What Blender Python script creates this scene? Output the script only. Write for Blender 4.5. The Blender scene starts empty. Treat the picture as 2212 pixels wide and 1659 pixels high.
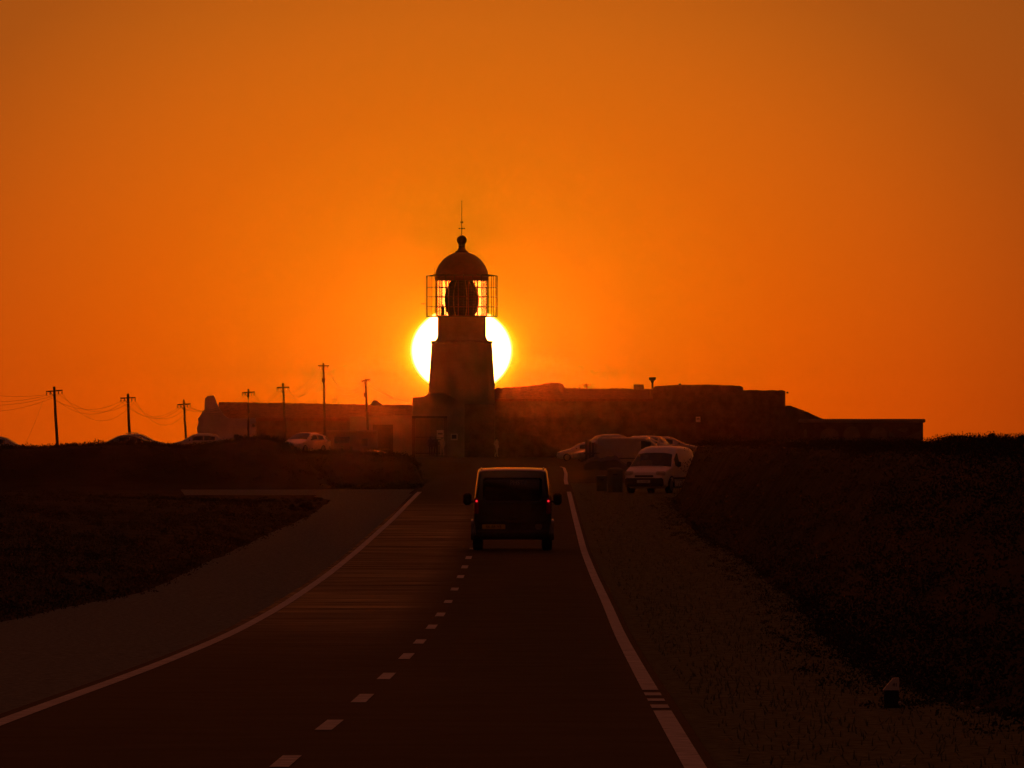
import bpy, math, random
import numpy as np
from mathutils import Vector, Matrix

random.seed(7); RNG = np.random.default_rng(7)
S = bpy.context.scene
C = S.collection

# ------------------------------------------------------------------ camera, world, sun, exposure
F = 23914.0                    # focal length in survey pixels (2212 wide picture)
CX, HY, CAMZ = 1106.0, 1005.0, 2.1
cam = bpy.data.cameras.new('camera'); camo = bpy.data.objects.new('camera', cam); C.objects.link(camo)
cam.sensor_width = 36.0; cam.lens = 36.0 * F / 2212.0
cam.shift_y = (HY - 829.5) / 2212.0
cam.clip_start = 1.0; cam.clip_end = 9000.0
camo.location = (0, 0, CAMZ); camo.rotation_euler = (math.radians(90), 0, 0)
S.camera = camo

SUN = Vector(((997 - CX) / F, 1.0, (HY - 757) / F)).normalized()
SUN_EL = math.asin(SUN.z)

world = bpy.data.worlds.new("World"); S.world = world; world.use_nodes = True
wt = world.node_tree; wt.nodes.clear()
def wn(t, **k):
    n = wt.nodes.new(t)
    for a, b in k.items(): setattr(n, a, b)
    return n
def wl(a, b): wt.links.new(a, b)
def wmath(op, a, b=None, clamp=False):
    n = wn('ShaderNodeMath', operation=op); n.use_clamp = clamp
    for i, v in enumerate((a, b)):
        if v is None: continue
        if isinstance(v, (int, float)): n.inputs[i].default_value = v
        else: wl(v, n.inputs[i])
    return n.outputs[0]
sky = wn('ShaderNodeTexSky', sky_type='NISHITA'); sky.sun_disc = False
sky.sun_elevation = SUN_EL; sky.sun_rotation = math.atan2(SUN.x, SUN.y)
sky.air_density = 1.0; sky.dust_density = 6.0; sky.ozone_density = 1.0
skytint = wn('ShaderNodeMix', data_type='RGBA', blend_type='MULTIPLY'); skytint.inputs[0].default_value = 1.0
wl(sky.outputs[0], skytint.inputs[6]); skytint.inputs[7].default_value = (1.9, 0.37, 0.20, 1)   # warm white balance of the dusk
bg_sky = wn('ShaderNodeBackground')
wl(skytint.outputs[2], bg_sky.inputs[0])
tc = wn('ShaderNodeTexCoord')
dif = wn('ShaderNodeVectorMath', operation='SUBTRACT'); wl(tc.outputs['Generated'], dif.inputs[0]); dif.inputs[1].default_value = SUN
def wlen(scale):
    m = wn('ShaderNodeVectorMath', operation='MULTIPLY'); wl(dif.outputs[0], m.inputs[0]); m.inputs[1].default_value = scale
    l = wn('ShaderNodeVectorMath', operation='LENGTH'); wl(m.outputs[0], l.inputs[0]); return l.outputs['Value']
th_disc = wlen((1, 1, 1 / 0.855))
th = wlen((1, 1, 1.35))
# aureole of the low sun: brightness by angle from the sun (angles in survey pixels / F)
RMAX = 1600.0
ramp = wn('ShaderNodeValToRGB')
wl(wmath('DIVIDE', th, RMAX / F, True), ramp.inputs[0])
stops = [(95, (1.0, .97, .03)), (110, (1.0, .85, .02)), (121, (1.0, .56, .0)), (128, (1.0, .42, .0)), (139, (1, .36, 0)), (156, (1, .315, 0)), (180, (1, .285, 0)), (211, (1, .255, 0)), (257, (.98, .228, 0)),
         (360, (.86, .178, 0)), (520, (.785, .140, 0)), (700, (.70, .114, .0002)), (950, (.60, .094, .001)), (1330, (.395, .062, .0015)), (1590, (.335, .054, .002))]
el = ramp.color_ramp.elements
while len(el) < len(stops): el.new(0.5)
for e, (p, c) in zip(el, stops): e.position = p / RMAX; e.color = (*c, 1)
# higher up the glow turns browner
sep = wn('ShaderNodeSeparateXYZ'); wl(tc.outputs['Generated'], sep.inputs[0])
hi = wn('ShaderNodeMapRange'); wl(sep.outputs[2], hi.inputs[0]); hi.interpolation_type = 'SMOOTHSTEP'   # the glow below replaces the lowest part of the sky
hi.inputs[1].default_value = .10; hi.inputs[2].default_value = .60; hi.inputs[3].default_value = .0006; hi.inputs[4].default_value = .145
wl(hi.outputs[0], bg_sky.inputs[1])
up = wn('ShaderNodeMapRange'); wl(sep.outputs[2], up.inputs[0])
up.inputs[1].default_value = 130 / F; up.inputs[2].default_value = 960 / F
upc = wn('ShaderNodeValToRGB'); wl(up.outputs[0], upc.inputs[0])
upc.color_ramp.elements[0].color = (.5, .375, .5, 1); upc.color_ramp.elements[1].color = (.5, .675, .5, 1)
up2 = wn('ShaderNodeVectorMath', operation='SCALE'); wl(upc.outputs[0], up2.inputs[0]); up2.inputs[3].default_value = 2.0
umul = wn('ShaderNodeMix', data_type='RGBA', blend_type='MULTIPLY'); umul.inputs[0].default_value = 1.0
wl(ramp.outputs[0], umul.inputs[6]); wl(up2.outputs[0], umul.inputs[7])
uadd = wn('ShaderNodeMix', data_type='RGBA', blend_type='ADD'); wl(up.outputs[0], uadd.inputs[0])
wl(umul.outputs[2], uadd.inputs[6]); uadd.inputs[7].default_value = (0, 0, .0045, 1)
# the haze in front already supplies part of that glow
ramph = wn('ShaderNodeValToRGB'); wl(wmath('DIVIDE', wlen((1, 1, 1)), RMAX / F, True), ramph.inputs[0])
hst = [(100, (.9, .15, 0)), (153, (.9, .155, 0)), (183, (.9, .145, 0)), (253, (.80, .092, 0)), (353, (.47, .045, 0)), (503, (.22, .02, 0)), (703, (.087, .008, 0)), (1003, (.03, .003, 0)), (1500, (.006, .0005, 0))]
eh = ramph.color_ramp.elements
while len(eh) < len(hst): eh.new(.5)
for e, (p, c) in zip(eh, hst): e.position = p / RMAX; e.color = (*c, 1)
pth = wmath('MINIMUM', wmath('POWER', wmath('DIVIDE', 248 / F, wmath('MAXIMUM', sep.outputs[2], 1e-4)), 1.5), 1.385)
hs = wn('ShaderNodeVectorMath', operation='SCALE'); wl(ramph.outputs[0], hs.inputs[0]); wl(pth, hs.inputs[3])
rest = wn('ShaderNodeVectorMath', operation='SUBTRACT'); wl(uadd.outputs[2], rest.inputs[0]); wl(hs.outputs[0], rest.inputs[1])
pos = wn('ShaderNodeVectorMath', operation='MAXIMUM'); wl(rest.outputs[0], pos.inputs[0]); pos.inputs[1].default_value = (0, 0, 0)
fade = wn('ShaderNodeMapRange'); wl(th, fade.inputs[0]); fade.interpolation_type = 'SMOOTHERSTEP'
fade.inputs[1].default_value = 1550 / F; fade.inputs[2].default_value = 0.75; fade.inputs[3].default_value = 1.0; fade.inputs[4].default_value = 0.0
bg_glow = wn('ShaderNodeBackground'); wl(pos.outputs[0], bg_glow.inputs[0]); wl(fade.outputs[0], bg_glow.inputs[1])  # GLOW
disc = wn('ShaderNodeMapRange'); wl(th_disc, disc.inputs[0]); disc.interpolation_type = 'SMOOTHSTEP'
disc.inputs[1].default_value = 111.5 / F; disc.inputs[2].default_value = 101 / F; disc.inputs[3].default_value = 0.0; disc.inputs[4].default_value = 14.0
bg_disc = wn('ShaderNodeBackground'); bg_disc.inputs[0].default_value = (1.0, .50, .115, 1); wl(disc.outputs[0], bg_disc.inputs[1])
a1 = wn('ShaderNodeAddShader'); wl(bg_sky.outputs[0], a1.inputs[0]); wl(bg_glow.outputs[0], a1.inputs[1])
a2 = wn('ShaderNodeAddShader'); wl(a1.outputs[0], a2.inputs[0]); wl(bg_disc.outputs[0], a2.inputs[1])
wout = wn('ShaderNodeOutputWorld'); wl(a2.outputs[0], wout.inputs['Surface'])

sun = bpy.data.lights.new('sun', 'SUN'); suno = bpy.data.objects.new('sun', sun); C.objects.link(suno)
sun.energy = 0.07; sun.angle = math.radians(0.53); sun.color = (1.0, 0.085, 0.002)
suno.rotation_euler = (-SUN).to_track_quat('-Z', 'Y').to_euler()
HAZE_DENSITY, HAZE_G = 1.25e-5, 0.991

S.view_settings.view_transform = 'Standard'; S.view_settings.look = 'None'
S.view_settings.exposure = 0.0; S.view_settings.gamma = 1.0; S.view_settings.use_curve_mapping = False
S.render.engine = 'CYCLES'
S.cycles.use_denoising = True; S.cycles.max_bounces = 8; S.cycles.transmission_bounces = 8; S.cycles.volume_bounces = 0
S.cycles.transparent_max_bounces = 24; S.cycles.sample_clamp_indirect = 4.0

# ------------------------------------------------------------------ materials
def mat(name, col, rough=.7, var=.25, scale=3.0, metal=0.0, bump=0.0, spec=.5, coat=0.0, col2=None, stretch=(1, 1, 1), detail=6.0):
    m = bpy.data.materials.new(name); m.use_nodes = True
    nt = m.node_tree; b = nt.nodes['Principled BSDF']
    t = nt.nodes.new('ShaderNodeTexCoord'); mp = nt.nodes.new('ShaderNodeMapping'); mp.inputs['Scale'].default_value = stretch
    nt.links.new(t.outputs['Object'], mp.inputs[0])
    n = nt.nodes.new('ShaderNodeTexNoise'); n.inputs['Scale'].default_value = scale; n.inputs['Detail'].default_value = detail; n.inputs['Roughness'].default_value = .62
    nt.links.new(mp.outputs[0], n.inputs['Vector'])
    r = nt.nodes.new('ShaderNodeValToRGB')
    lo = tuple(c * (1 - var) for c in col); hi = col2 if col2 else tuple(min(1, c * (1 + var)) for c in col)
    r.color_ramp.elements[0].position = .32; r.color_ramp.elements[1].position = .68
    r.color_ramp.elements[0].color = (*lo, 1); r.color_ramp.elements[1].color = (*hi, 1)
    nt.links.new(n.outputs[0], r.inputs[0]); nt.links.new(r.outputs[0], b.inputs['Base Color'])
    b.inputs['Roughness'].default_value = rough; b.inputs['Metallic'].default_value = metal
    b.inputs['Specular IOR Level'].default_value = spec; b.inputs['Coat Weight'].default_value = coat; b.inputs['Coat Roughness'].default_value = .12
    if bump:
        bp = nt.nodes.new('ShaderNodeBump'); bp.inputs['Strength'].default_value = bump; bp.inputs['Distance'].default_value = .03
        nt.links.new(n.outputs[0], bp.inputs['Height']); nt.links.new(bp.outputs[0], b.inputs['Normal'])
    return m
def glass(name, tint=(.9, .9, .9), refl=.08, rough=.03):
    m = bpy.data.materials.new(name); m.use_nodes = True; nt = m.node_tree; nt.nodes.clear()
    o = nt.nodes.new('ShaderNodeOutputMaterial'); mx = nt.nodes.new('ShaderNodeMixShader'); tr = nt.nodes.new('ShaderNodeBsdfTransparent'); g = nt.nodes.new('ShaderNodeBsdfGlossy')
    ns = nt.nodes.new('ShaderNodeTexNoise'); ns.inputs['Scale'].default_value = 6
    lw = nt.nodes.new('ShaderNodeLayerWeight'); lw.inputs[0].default_value = .25
    ad = nt.nodes.new('ShaderNodeMath'); ad.operation = 'MULTIPLY_ADD'; nt.links.new(lw.outputs['Fresnel'], ad.inputs[0]); ad.inputs[1].default_value = .12; ad.inputs[2].default_value = refl
    ra = nt.nodes.new('ShaderNodeMath'); ra.operation = 'MULTIPLY_ADD'; nt.links.new(ns.outputs[0], ra.inputs[0]); ra.inputs[1].default_value = .05; ra.inputs[2].default_value = rough
    nt.links.new(ra.outputs[0], g.inputs['Roughness'])
    tr.inputs[0].default_value = (*tint, 1)
    nt.links.new(ad.outputs[0], mx.inputs[0]); nt.links.new(tr.outputs[0], mx.inputs[1]); nt.links.new(g.outputs[0], mx.inputs[2]); nt.links.new(mx.outputs[0], o.inputs[0])
    return m
def salted(name):
    m = bpy.data.materials.new(name); m.use_nodes = True; nt = m.node_tree; nt.nodes.clear()
    o = nt.nodes.new('ShaderNodeOutputMaterial'); g = nt.nodes.new('ShaderNodeBsdfRefraction')
    n = nt.nodes.new('ShaderNodeTexNoise'); n.inputs['Scale'].default_value = 2.5
    f = nt.nodes.new('ShaderNodeMath'); f.operation = 'MULTIPLY_ADD'; nt.links.new(n.outputs[0], f.inputs[0]); f.inputs[1].default_value = .05; f.inputs[2].default_value = .085
    nt.links.new(f.outputs[0], g.inputs['Roughness'])
    g.inputs['IOR'].default_value = 1.15; g.inputs[0].default_value = (.97, .97, .96, 1)
    nt.links.new(g.outputs[0], o.inputs[0])
    return m
def lamp_mat(name, col, strength):
    m = mat(name, col, .3, .1); b = m.node_tree.nodes['Principled BSDF']
    b.inputs['Emission Color'].default_value = (*col, 1); b.inputs['Emission Strength'].default_value = strength
    return m

M = dict(
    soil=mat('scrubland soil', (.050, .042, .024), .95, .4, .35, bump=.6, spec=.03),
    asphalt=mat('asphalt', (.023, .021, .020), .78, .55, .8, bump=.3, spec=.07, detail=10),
    gravel=mat('pale gravel', (.20, .23, .18), .95, .7, 13.0, bump=.9, spec=.03),
    grass=mat('dry verge grass', (.145, .16, .075), .95, .7, 7.0, bump=.9, spec=.03),
    paint=mat('worn road paint', (.60, .58, .54), .8, .38, 4.0, spec=.1),
    scrub=mat('scrub leaves', (.058, .052, .024), .85, .25, .8, spec=.05),
    stem=mat('woody stem', (.07, .05, .035), .9, .3, 6),
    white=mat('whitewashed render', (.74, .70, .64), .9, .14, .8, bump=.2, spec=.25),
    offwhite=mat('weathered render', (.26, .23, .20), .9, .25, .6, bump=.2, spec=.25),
    stone=mat('dark rubble stone', (.13, .10, .08), .95, .4, 1.3, bump=.6, spec=.2),
    tile=mat('old clay roof tile', (.16, .075, .045), .9, .35, 2.5, bump=.5, spec=.25),
    concrete=mat('grey concrete', (.25, .23, .21), .9, .2, 1.2, bump=.3, spec=.25),
    tower=mat('lighthouse masonry', (.22, .20, .175), .85, .2, .7, bump=.15, spec=.25),
    redpaint=mat('red lantern paint', (.12, .015, .010), .6, .2, 2, spec=.5),
    iron=mat('dark iron', (.035, .03, .028), .55, .25, 6, metal=.3),
    lens=mat('fresnel lens', (.05, .05, .045), .18, .3, 5, spec=.8),
    brass=mat('brass', (.30, .19, .06), .35, .2, 5, metal=1),
    wood=mat('creosoted pole wood', (.06, .042, .03), .9, .35, 4, bump=.4, stretch=(1, 1, .12), spec=.2),
    porcelain=mat('porcelain', (.30, .25, .2), .3, .1),
    wire=mat('wire', (.04, .035, .03), .6, .2),
    rubber=mat('tyre rubber', (.02, .02, .02), .85, .3, 12, spec=.3),
    rim=mat('steel rim', (.35, .35, .35), .35, .15, 8, metal=.8),
    creambody=mat('dull cream van paint', (.34, .32, .28), .4, .1, 3, spec=.5, coat=.3),
    darkbody=mat('dark van paint', (.035, .036, .042), .32, .12, 3, spec=.5, coat=1.0),
    whitebody=mat('white van paint', (.72, .71, .69), .35, .06, 3, spec=.5, coat=.4),
    silver=mat('silver car paint', (.42, .42, .43), .3, .08, 3, metal=.5, coat=.5),
    greybody=mat('grey car paint', (.16, .16, .17), .3, .08, 3, metal=.4, coat=.5),
    redbody=mat('dark red car paint', (.13, .02, .018), .3, .1, 3, coat=.5),
    plastic=mat('black plastic', (.022, .022, .022), .6, .2, 8, spec=.35),
    autoglass=mat('tinted car glass', (.012, .012, .014), .08, .2, 2, spec=.6),
    clearglass=glass('clear car glass', (.30, .31, .30), .03),
    paneglass=salted('salt dulled lantern glass'),
    lamp_glass=mat('headlamp glass', (.45, .45, .45), .12, .1, 8, spec=.7),
    taillit=lamp_mat('lit tail lamp', (1.0, .02, .03), 1.0),
    tail=mat('red tail lamp', (.28, .012, .012), .25, .15, 8),
    plate=mat('yellow number plate', (.55, .42, .07), .6, .1, 9),
    plate_white=mat('white number plate', (.6, .6, .58), .6, .1, 9),
    ink=mat('black lettering', (.02, .02, .02), .7, .1, 9),
    greyink=mat('grey lettering', (.20, .19, .18), .7, .1, 9),
    signwhite=mat('white sign enamel', (.66, .65, .62), .6, .08, 3),
    signred=mat('red sign enamel', (.35, .03, .025), .5, .1, 3),
    bin=mat('green bin plastic', (.10, .12, .06), .6, .2, 3),
    mural=mat('pale mural paint', (.19, .17, .12), .9, .3, 1.2),
    cloth_dark=mat('dark clothing', (.05, .03, .03), .9, .3, 6),
    cloth_pale=mat('pale clothing', (.50, .42, .36), .9, .2, 6),
    skin=mat('skin', (.38, .23, .16), .6, .1, 6), hair=mat('hair', (.04, .025, .018), .7, .2, 12),
    tarp=mat('dark tarpaulin', (.05, .04, .04), .8, .3, 2),
    seat_sunlit=mat('seat paled as if sunlit', (.70, .62, .45), .8, .1, 5),
    stonepale=mat('pale limestone', (.50, .46, .40), .9, .2, 6, bump=.4),
)

def streak_gloss(m):       # sun streaks on the outer lane, shaped by patches of raised gloss
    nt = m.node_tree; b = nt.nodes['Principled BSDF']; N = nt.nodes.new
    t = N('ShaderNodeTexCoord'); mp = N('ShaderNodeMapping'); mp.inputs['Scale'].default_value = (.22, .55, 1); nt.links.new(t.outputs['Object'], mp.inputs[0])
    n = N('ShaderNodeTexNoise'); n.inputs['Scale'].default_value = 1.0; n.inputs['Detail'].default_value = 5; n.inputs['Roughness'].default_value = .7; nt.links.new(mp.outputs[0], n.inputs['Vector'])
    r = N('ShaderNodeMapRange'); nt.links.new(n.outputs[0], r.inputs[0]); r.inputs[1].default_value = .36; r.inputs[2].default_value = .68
    a = N('ShaderNodeAttribute'); a.attribute_name = 'streak_gloss'
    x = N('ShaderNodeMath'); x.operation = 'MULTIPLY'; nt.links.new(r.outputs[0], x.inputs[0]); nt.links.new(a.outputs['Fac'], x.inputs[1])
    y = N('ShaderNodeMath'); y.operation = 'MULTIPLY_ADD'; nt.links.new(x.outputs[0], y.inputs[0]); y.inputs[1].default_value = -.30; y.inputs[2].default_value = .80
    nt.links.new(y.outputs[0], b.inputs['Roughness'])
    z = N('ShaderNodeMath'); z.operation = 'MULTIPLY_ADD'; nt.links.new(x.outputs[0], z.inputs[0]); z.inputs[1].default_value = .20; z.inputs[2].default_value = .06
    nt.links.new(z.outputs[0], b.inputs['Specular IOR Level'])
streak_gloss(M['asphalt'])

# ------------------------------------------------------------------ mesh helpers
class MB:
    def __init__(s): s.v = []; s.f = []
    def add(s, vs, fs):
        o = len(s.v); s.v += [tuple(v) for v in vs]; s.f += [tuple(i + o for i in f) for f in fs]; return s
    def box(s, x0, x1, y0, y1, z0, z1):
        return s.add([(x0, y0, z0), (x1, y0, z0), (x1, y1, z0), (x0, y1, z0), (x0, y0, z1), (x1, y0, z1), (x1, y1, z1), (x0, y1, z1)],
                     [(0, 3, 2, 1), (4, 5, 6, 7), (0, 1, 5, 4), (1, 2, 6, 5), (2, 3, 7, 6), (3, 0, 4, 7)])
    def bbox(s, x0, x1, y0, y1, z0, z1, r):      # box with chamfered edges in XZ and along Y ends
        xs = [(x0 + r, z0), (x1 - r, z0), (x1, z0 + r), (x1, z1 - r), (x1 - r, z1), (x0 + r, z1), (x0, z1 - r), (x0, z0 + r)]
        cx, cz = (x0 + x1) / 2, (z0 + z1) / 2
        k = lambda p: (cx + (p[0] - cx) * (1 - 2 * r / max(x1 - x0, 1e-6)), cz + (p[1] - cz) * (1 - 2 * r / max(z1 - z0, 1e-6)))
        rings = [[k(p) for p in xs], xs, xs, [k(p) for p in xs]]; ys = [y0, y0 + r, y1 - r, y1]
        return s.loft([[(p[0], y, p[1]) for p in rg] for rg, y in zip(rings, ys)], True)
    def prism(s, poly, y0, y1):                   # poly of (x, z), counter-clockwise seen from -Y
        n = len(poly)
        vs = [(x, y0, z) for x, z in poly] + [(x, y1, z) for x, z in poly]
        fs = [tuple(range(n)), tuple(range(2 * n - 1, n - 1, -1))] + [(i, i + n, (i + 1) % n + n, (i + 1) % n) for i in range(n)]
        return s.add(vs, fs)
    def loft(s, rings, caps=False, closed=True):
        n = len(rings[0]); vs = [p for r in rings for p in r]; fs = []
        for i in range(len(rings) - 1):
            for j in range(n if closed else n - 1):
                k = (j + 1) % n
                fs.append((i * n + j, i * n + k, (i + 1) * n + k, (i + 1) * n + j))
        if caps: fs += [tuple(range(n - 1, -1, -1)), tuple(range((len(rings) - 1) * n, len(rings) * n))]
        return s.add(vs, fs)
    def tube(s, pts, rads, n=8, caps=True):
        pts = [Vector(p) for p in pts]
        if isinstance(rads, (int, float)): rads = [rads] * len(pts)
        rings = []
        for i, p in enumerate(pts):
            d = (pts[min(i + 1, len(pts) - 1)] - pts[max(i - 1, 0)]).normalized()
            a = d.cross(Vector((0, 0, 1)))
            if a.length < 1e-3: a = d.cross(Vector((0, 1, 0)))
            a.normalize(); b = d.cross(a)
            rings.append([p + (a * math.cos(2 * math.pi * k / n) + b * math.sin(2 * math.pi * k / n)) * rads[i] for k in range(n)])
        return s.loft(rings, caps)
    def lathe(s, prof, n=48, c=(0, 0), a0=0.0):     # prof of (r, z)
        rings = [[(c[0] + r * math.cos(a0 + 2 * math.pi * k / n), c[1] + r * math.sin(a0 + 2 * math.pi * k / n), z) for k in range(n)] for r, z in prof]
        return s.loft(rings, True)
    def wheel(s, x0, x1, y, z, prof, n=24):         # prof of (t 0..1 across the width, radius)
        rings = [[(x0 + (x1 - x0) * t, y + r * math.cos(2 * math.pi * k / n), z + r * math.sin(2 * math.pi * k / n)) for k in range(n)] for t, r in prof]
        return s.loft(rings, True)
    def build(s, name, m, parent=None, smooth=None):
        me = bpy.data.meshes.new(name); me.from_pydata(s.v, [], s.f); me.validate(); me.materials.append(m)
        if smooth:
            me.polygons.foreach_set('use_smooth', [True] * len(me.polygons)); me.set_sharp_from_angle(angle=math.radians(smooth))
        o = bpy.data.objects.new(name, me); C.objects.link(o)
        if parent: o.parent = parent
        return o
def tag(o, label=None, cat=None, group=None, kind=None):
    for k, v in (('label', label), ('category', cat), ('group', group), ('kind', kind)):
        if v: o[k] = v
    return o
def thing(name, label, cat, loc, rz=0.0, group=None):
    o = bpy.data.objects.new(name, None); o.empty_display_size = .2; C.objects.link(o)
    o.location = loc; o.rotation_euler = (0, 0, rz)
    return tag(o, label, cat, group)
def copy_tree(o, parent=None):
    c = o.copy(); C.objects.link(c)
    if parent: c.parent = parent
    for ch in list(o.children): copy_tree(ch, c)
    return c
def words(name, txt, size, m, parent, loc, rot, label=None):
    cu = bpy.data.curves.new(name, 'FONT'); cu.body = txt; cu.size = size; cu.align_x = 'CENTER'; cu.align_y = 'CENTER'; cu.extrude = .002
    t = bpy.data.objects.new(name, cu); C.objects.link(t); bpy.context.view_layer.update()
    me = bpy.data.meshes.new_from_object(t.evaluated_get(bpy.context.evaluated_depsgraph_get()))
    bpy.data.objects.remove(t); me.materials.clear(); me.materials.append(m)
    o = bpy.data.objects.new(name, me); C.objects.link(o); o.parent = parent; o.location = loc; o.rotation_euler = rot
    return o
def PX(px, Y): return (px - CX) * Y / F
def PZ(py, Y): return CAMZ - (py - HY) * Y / F

# ------------------------------------------------------------------ road alignment and terrain
YY = np.arange(-300, 3501, 1.0)
def track(tab, sig):
    y = np.interp(YY, [a for a, b in tab], [b for a, b in tab]); k = np.exp(-.5 * (np.arange(-60, 61) / sig) ** 2); k /= k.sum()
    return np.convolve(np.pad(y, 60, mode='edge'), k, mode='valid')
_zr = track([(-300, 0), (0, 0), (60, .03), (89, .03), (123, -.14), (154, -.24), (182, -.22), (222, -.12), (262, .07), (327, .53), (397, 1.15), (450, 1.45),
             (550, 1.7), (700, 1.95), (850, 2.35), (950, 2.75), (1050, 2.9), (1300, 2.5), (3500, .5)], 9)
_lx = track([(-300, -4.6), (60, -4.5), (77, -4.3), (89, -4.15), (123, -4.0), (154, -3.9), (182, -3.8), (262, -3.68), (327, -3.52), (397, -3.34), (450, -3.15), (550, -2.65), (700, -2.1), (800, -2.8), (900, -6.5), (985, -10), (3500, -10)], 10)
_rx = track([(-300, 1.24), (72, 1.27), (89, 1.28), (123, 1.41), (154, 1.51), (182, 1.6), (262, 1.72), (327, 1.89), (397, 2.06), (450, 2.2), (550, 2.7), (700, 3.3), (800, 2.6), (900, -1.0), (985, -4.2), (3500, -4.2)], 10)
zr = lambda Y: np.interp(Y, YY, _zr); lx = lambda Y: np.interp(Y, YY, _lx); rx = lambda Y: np.interp(Y, YY, _rx)
def sm(x, a, b):
    t = np.clip((x - a) / (b - a), 0, 1); return t * t * (3 - 2 * t)
_ph = RNG.uniform(0, 6.28, (10, 2)); _fr = RNG.normal(0, 1, (10, 2))
def lump(X, Y, s):
    r = 0
    for k in range(10): r = r + np.sin((_fr[k, 0] * X + _fr[k, 1] * Y * .6) * s + _ph[k, 0])
    return r / 10
R1 = [(-900, 962), (-200, 961), (0, 965), (90, 964), (150, 960), (210, 957), (300, 955), (400, 963), (450, 957), (500, 950), (545, 943), (582, 944), (615, 956), (640, 972), (660, 990), (690, 1015), (722, 1056), (730, 1075)]
R2 = [(560, 984), (640, 977), (680, 975), (800, 977), (880, 982), (898, 1002), (908, 1060)]
U0 = [(0, 3.0), (90, 3.0), (98, 2.5), (118, 2.4), (154, 2.7), (188, 3.2), (255, 3.4), (290, 3.1), (350, 3.2), (372, 3.45), (384, 3.7), (392, 6.5), (430, 10), (3500, 12)]
def left_edge(Y): return np.interp(Y, [0, 95, 108, 172, 198, 240, 265, 300, 337, 372, 385], [6.0, 5.2, 4.6, 3.5, 2.6, 2.7, 2.65, 2.55, 2.3, 2.4, 3.2])
def terrain(X, Y):
    X = np.asarray(X, float); Y = np.asarray(Y, float)
    b = zr(Y); z = b - .03; L = lx(Y) - X; R = X - rx(Y); px = X / np.maximum(Y, 20) * F + CX
    off = sm(np.maximum(L, R), .5, 6) * np.where(Y > 500, .12, .05) * lump(X, Y, .35)
    z = z + off
    le = left_edge(Y); fg = 1 - sm(Y, 325, 385)
    z = z + fg * (sm(L, le, le + 2.0) * .28 + .05 * np.clip(L - le - 1, 0, 24)) * (1 + .35 * lump(X, Y, .5))
    for tab, ya, yb, yc, yd, lo, hi in ((R1, 408, 415, 428, 520, -900, 728), (R2, 424, 431, 440, 520, 560, 906)):
        top = CAMZ - (np.interp(px, [p for p, q in tab], [q for p, q in tab]) - HY) * yb / F - .10
        w = sm(Y, ya, yb) * (1 - sm(Y, yc, yd)) * sm(px, lo, lo + 8) * (1 - sm(px, hi - 6, hi))
        z = np.maximum(z, b - .03 + (top - b + .03) * w)
    u0 = np.interp(Y, [a for a, c in U0], [c for a, c in U0]); wd = np.interp(Y, [90, 300, 380], [3.2, 2.2, .8])
    pl = 1.70 + .0029 * np.clip(Y, 0, 640) + .08 * lump(X, Y, .6) + sm(px, 1995, 2060) * .0004 * np.clip(Y, 0, 500)
    bank = sm(R, u0, u0 + wd) * (1 - sm(Y, 390, 470)) * sm(Y, 30, 70)
    z = z + np.maximum(pl - z, 0) * bank
    return z
Ya = np.concatenate([np.arange(-300, 40, 20), np.arange(40, 460, 2), np.arange(460, 1100, 6), np.geomspace(1100, 3500, 30)])
def grid_mesh(name, Xc, Yc, zf, m, kind='structure', smooth=True):
    nx, ny = Xc.shape[1], len(Yc)
    Yg = np.repeat(np.asarray(Yc)[:, None], nx, 1); Zg = zf(Xc, Yg)
    v = np.stack([Xc, Yg, Zg], -1).reshape(-1, 3)
    i = np.arange((ny - 1) * nx).reshape(ny - 1, nx)[:, :-1].ravel()
    f = np.stack([i, i + 1, i + nx + 1, i + nx], -1)
    me = bpy.data.meshes.new(name); me.from_pydata(v.tolist(), [], f.tolist()); me.materials.append(m)
    if smooth: me.polygons.foreach_set('use_smooth', [True] * len(me.polygons))
    o = bpy.data.objects.new(name, me); C.objects.link(o); return tag(o, kind=kind)
xs = np.concatenate([-np.geomspace(26, 1500, 34)[::-1], np.arange(-25.6, 25.7, .32), np.geomspace(26, 1500, 34)])
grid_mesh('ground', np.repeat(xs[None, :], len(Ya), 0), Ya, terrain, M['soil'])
def strip(name, y0, y1, fa, fb, dz, m, n=2, jag=0.0):
    Ys = np.concatenate([[y0], Ya[(Ya > y0) & (Ya < y1)], [y1]])
    a, b = fa(Ys), fb(Ys)
    if jag: a = a + jag * (lump(Ys * 3.1, Ys * 1.7, 1.0) + .5 * RNG.normal(0, 1, len(Ys)) * .5)
    X = a[:, None] + (b - a)[:, None] * np.linspace(0, 1, n)[None, :]
    return grid_mesh(name, X, Ys, lambda Xx, Yy: zr(Yy) + dz, m)
def streak_gloss_attr():
    me = bpy.data.objects['road'].data; at = me.attributes.new('streak_gloss', 'FLOAT', 'POINT')
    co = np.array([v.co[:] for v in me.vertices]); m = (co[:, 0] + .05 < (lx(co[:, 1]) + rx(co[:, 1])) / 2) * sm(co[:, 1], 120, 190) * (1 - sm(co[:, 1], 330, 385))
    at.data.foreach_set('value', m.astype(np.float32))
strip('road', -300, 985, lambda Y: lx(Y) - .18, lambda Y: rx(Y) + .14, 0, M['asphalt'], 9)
streak_gloss_attr()
strip('gravel_shoulder', 20, 392, lambda Y: lx(Y) - left_edge(Y) - .3, lambda Y: lx(Y) - .10, -.012, M['gravel'], 6, .12)
strip('grass_verge', 20, 440, lambda Y: rx(Y) + .08, lambda Y: rx(Y) + np.interp(Y, [0, 90, 380, 400, 440], [3.6, 3.3, 4.0, 7, 7]), -.012, M['grass'], 6)
strip('dirt_track', 387, 409, lambda Y: lx(Y) - 8.6 + .04 * (400 - Y), lambda Y: lx(Y) - .30, -.008, M['gravel'], 8)
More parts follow.
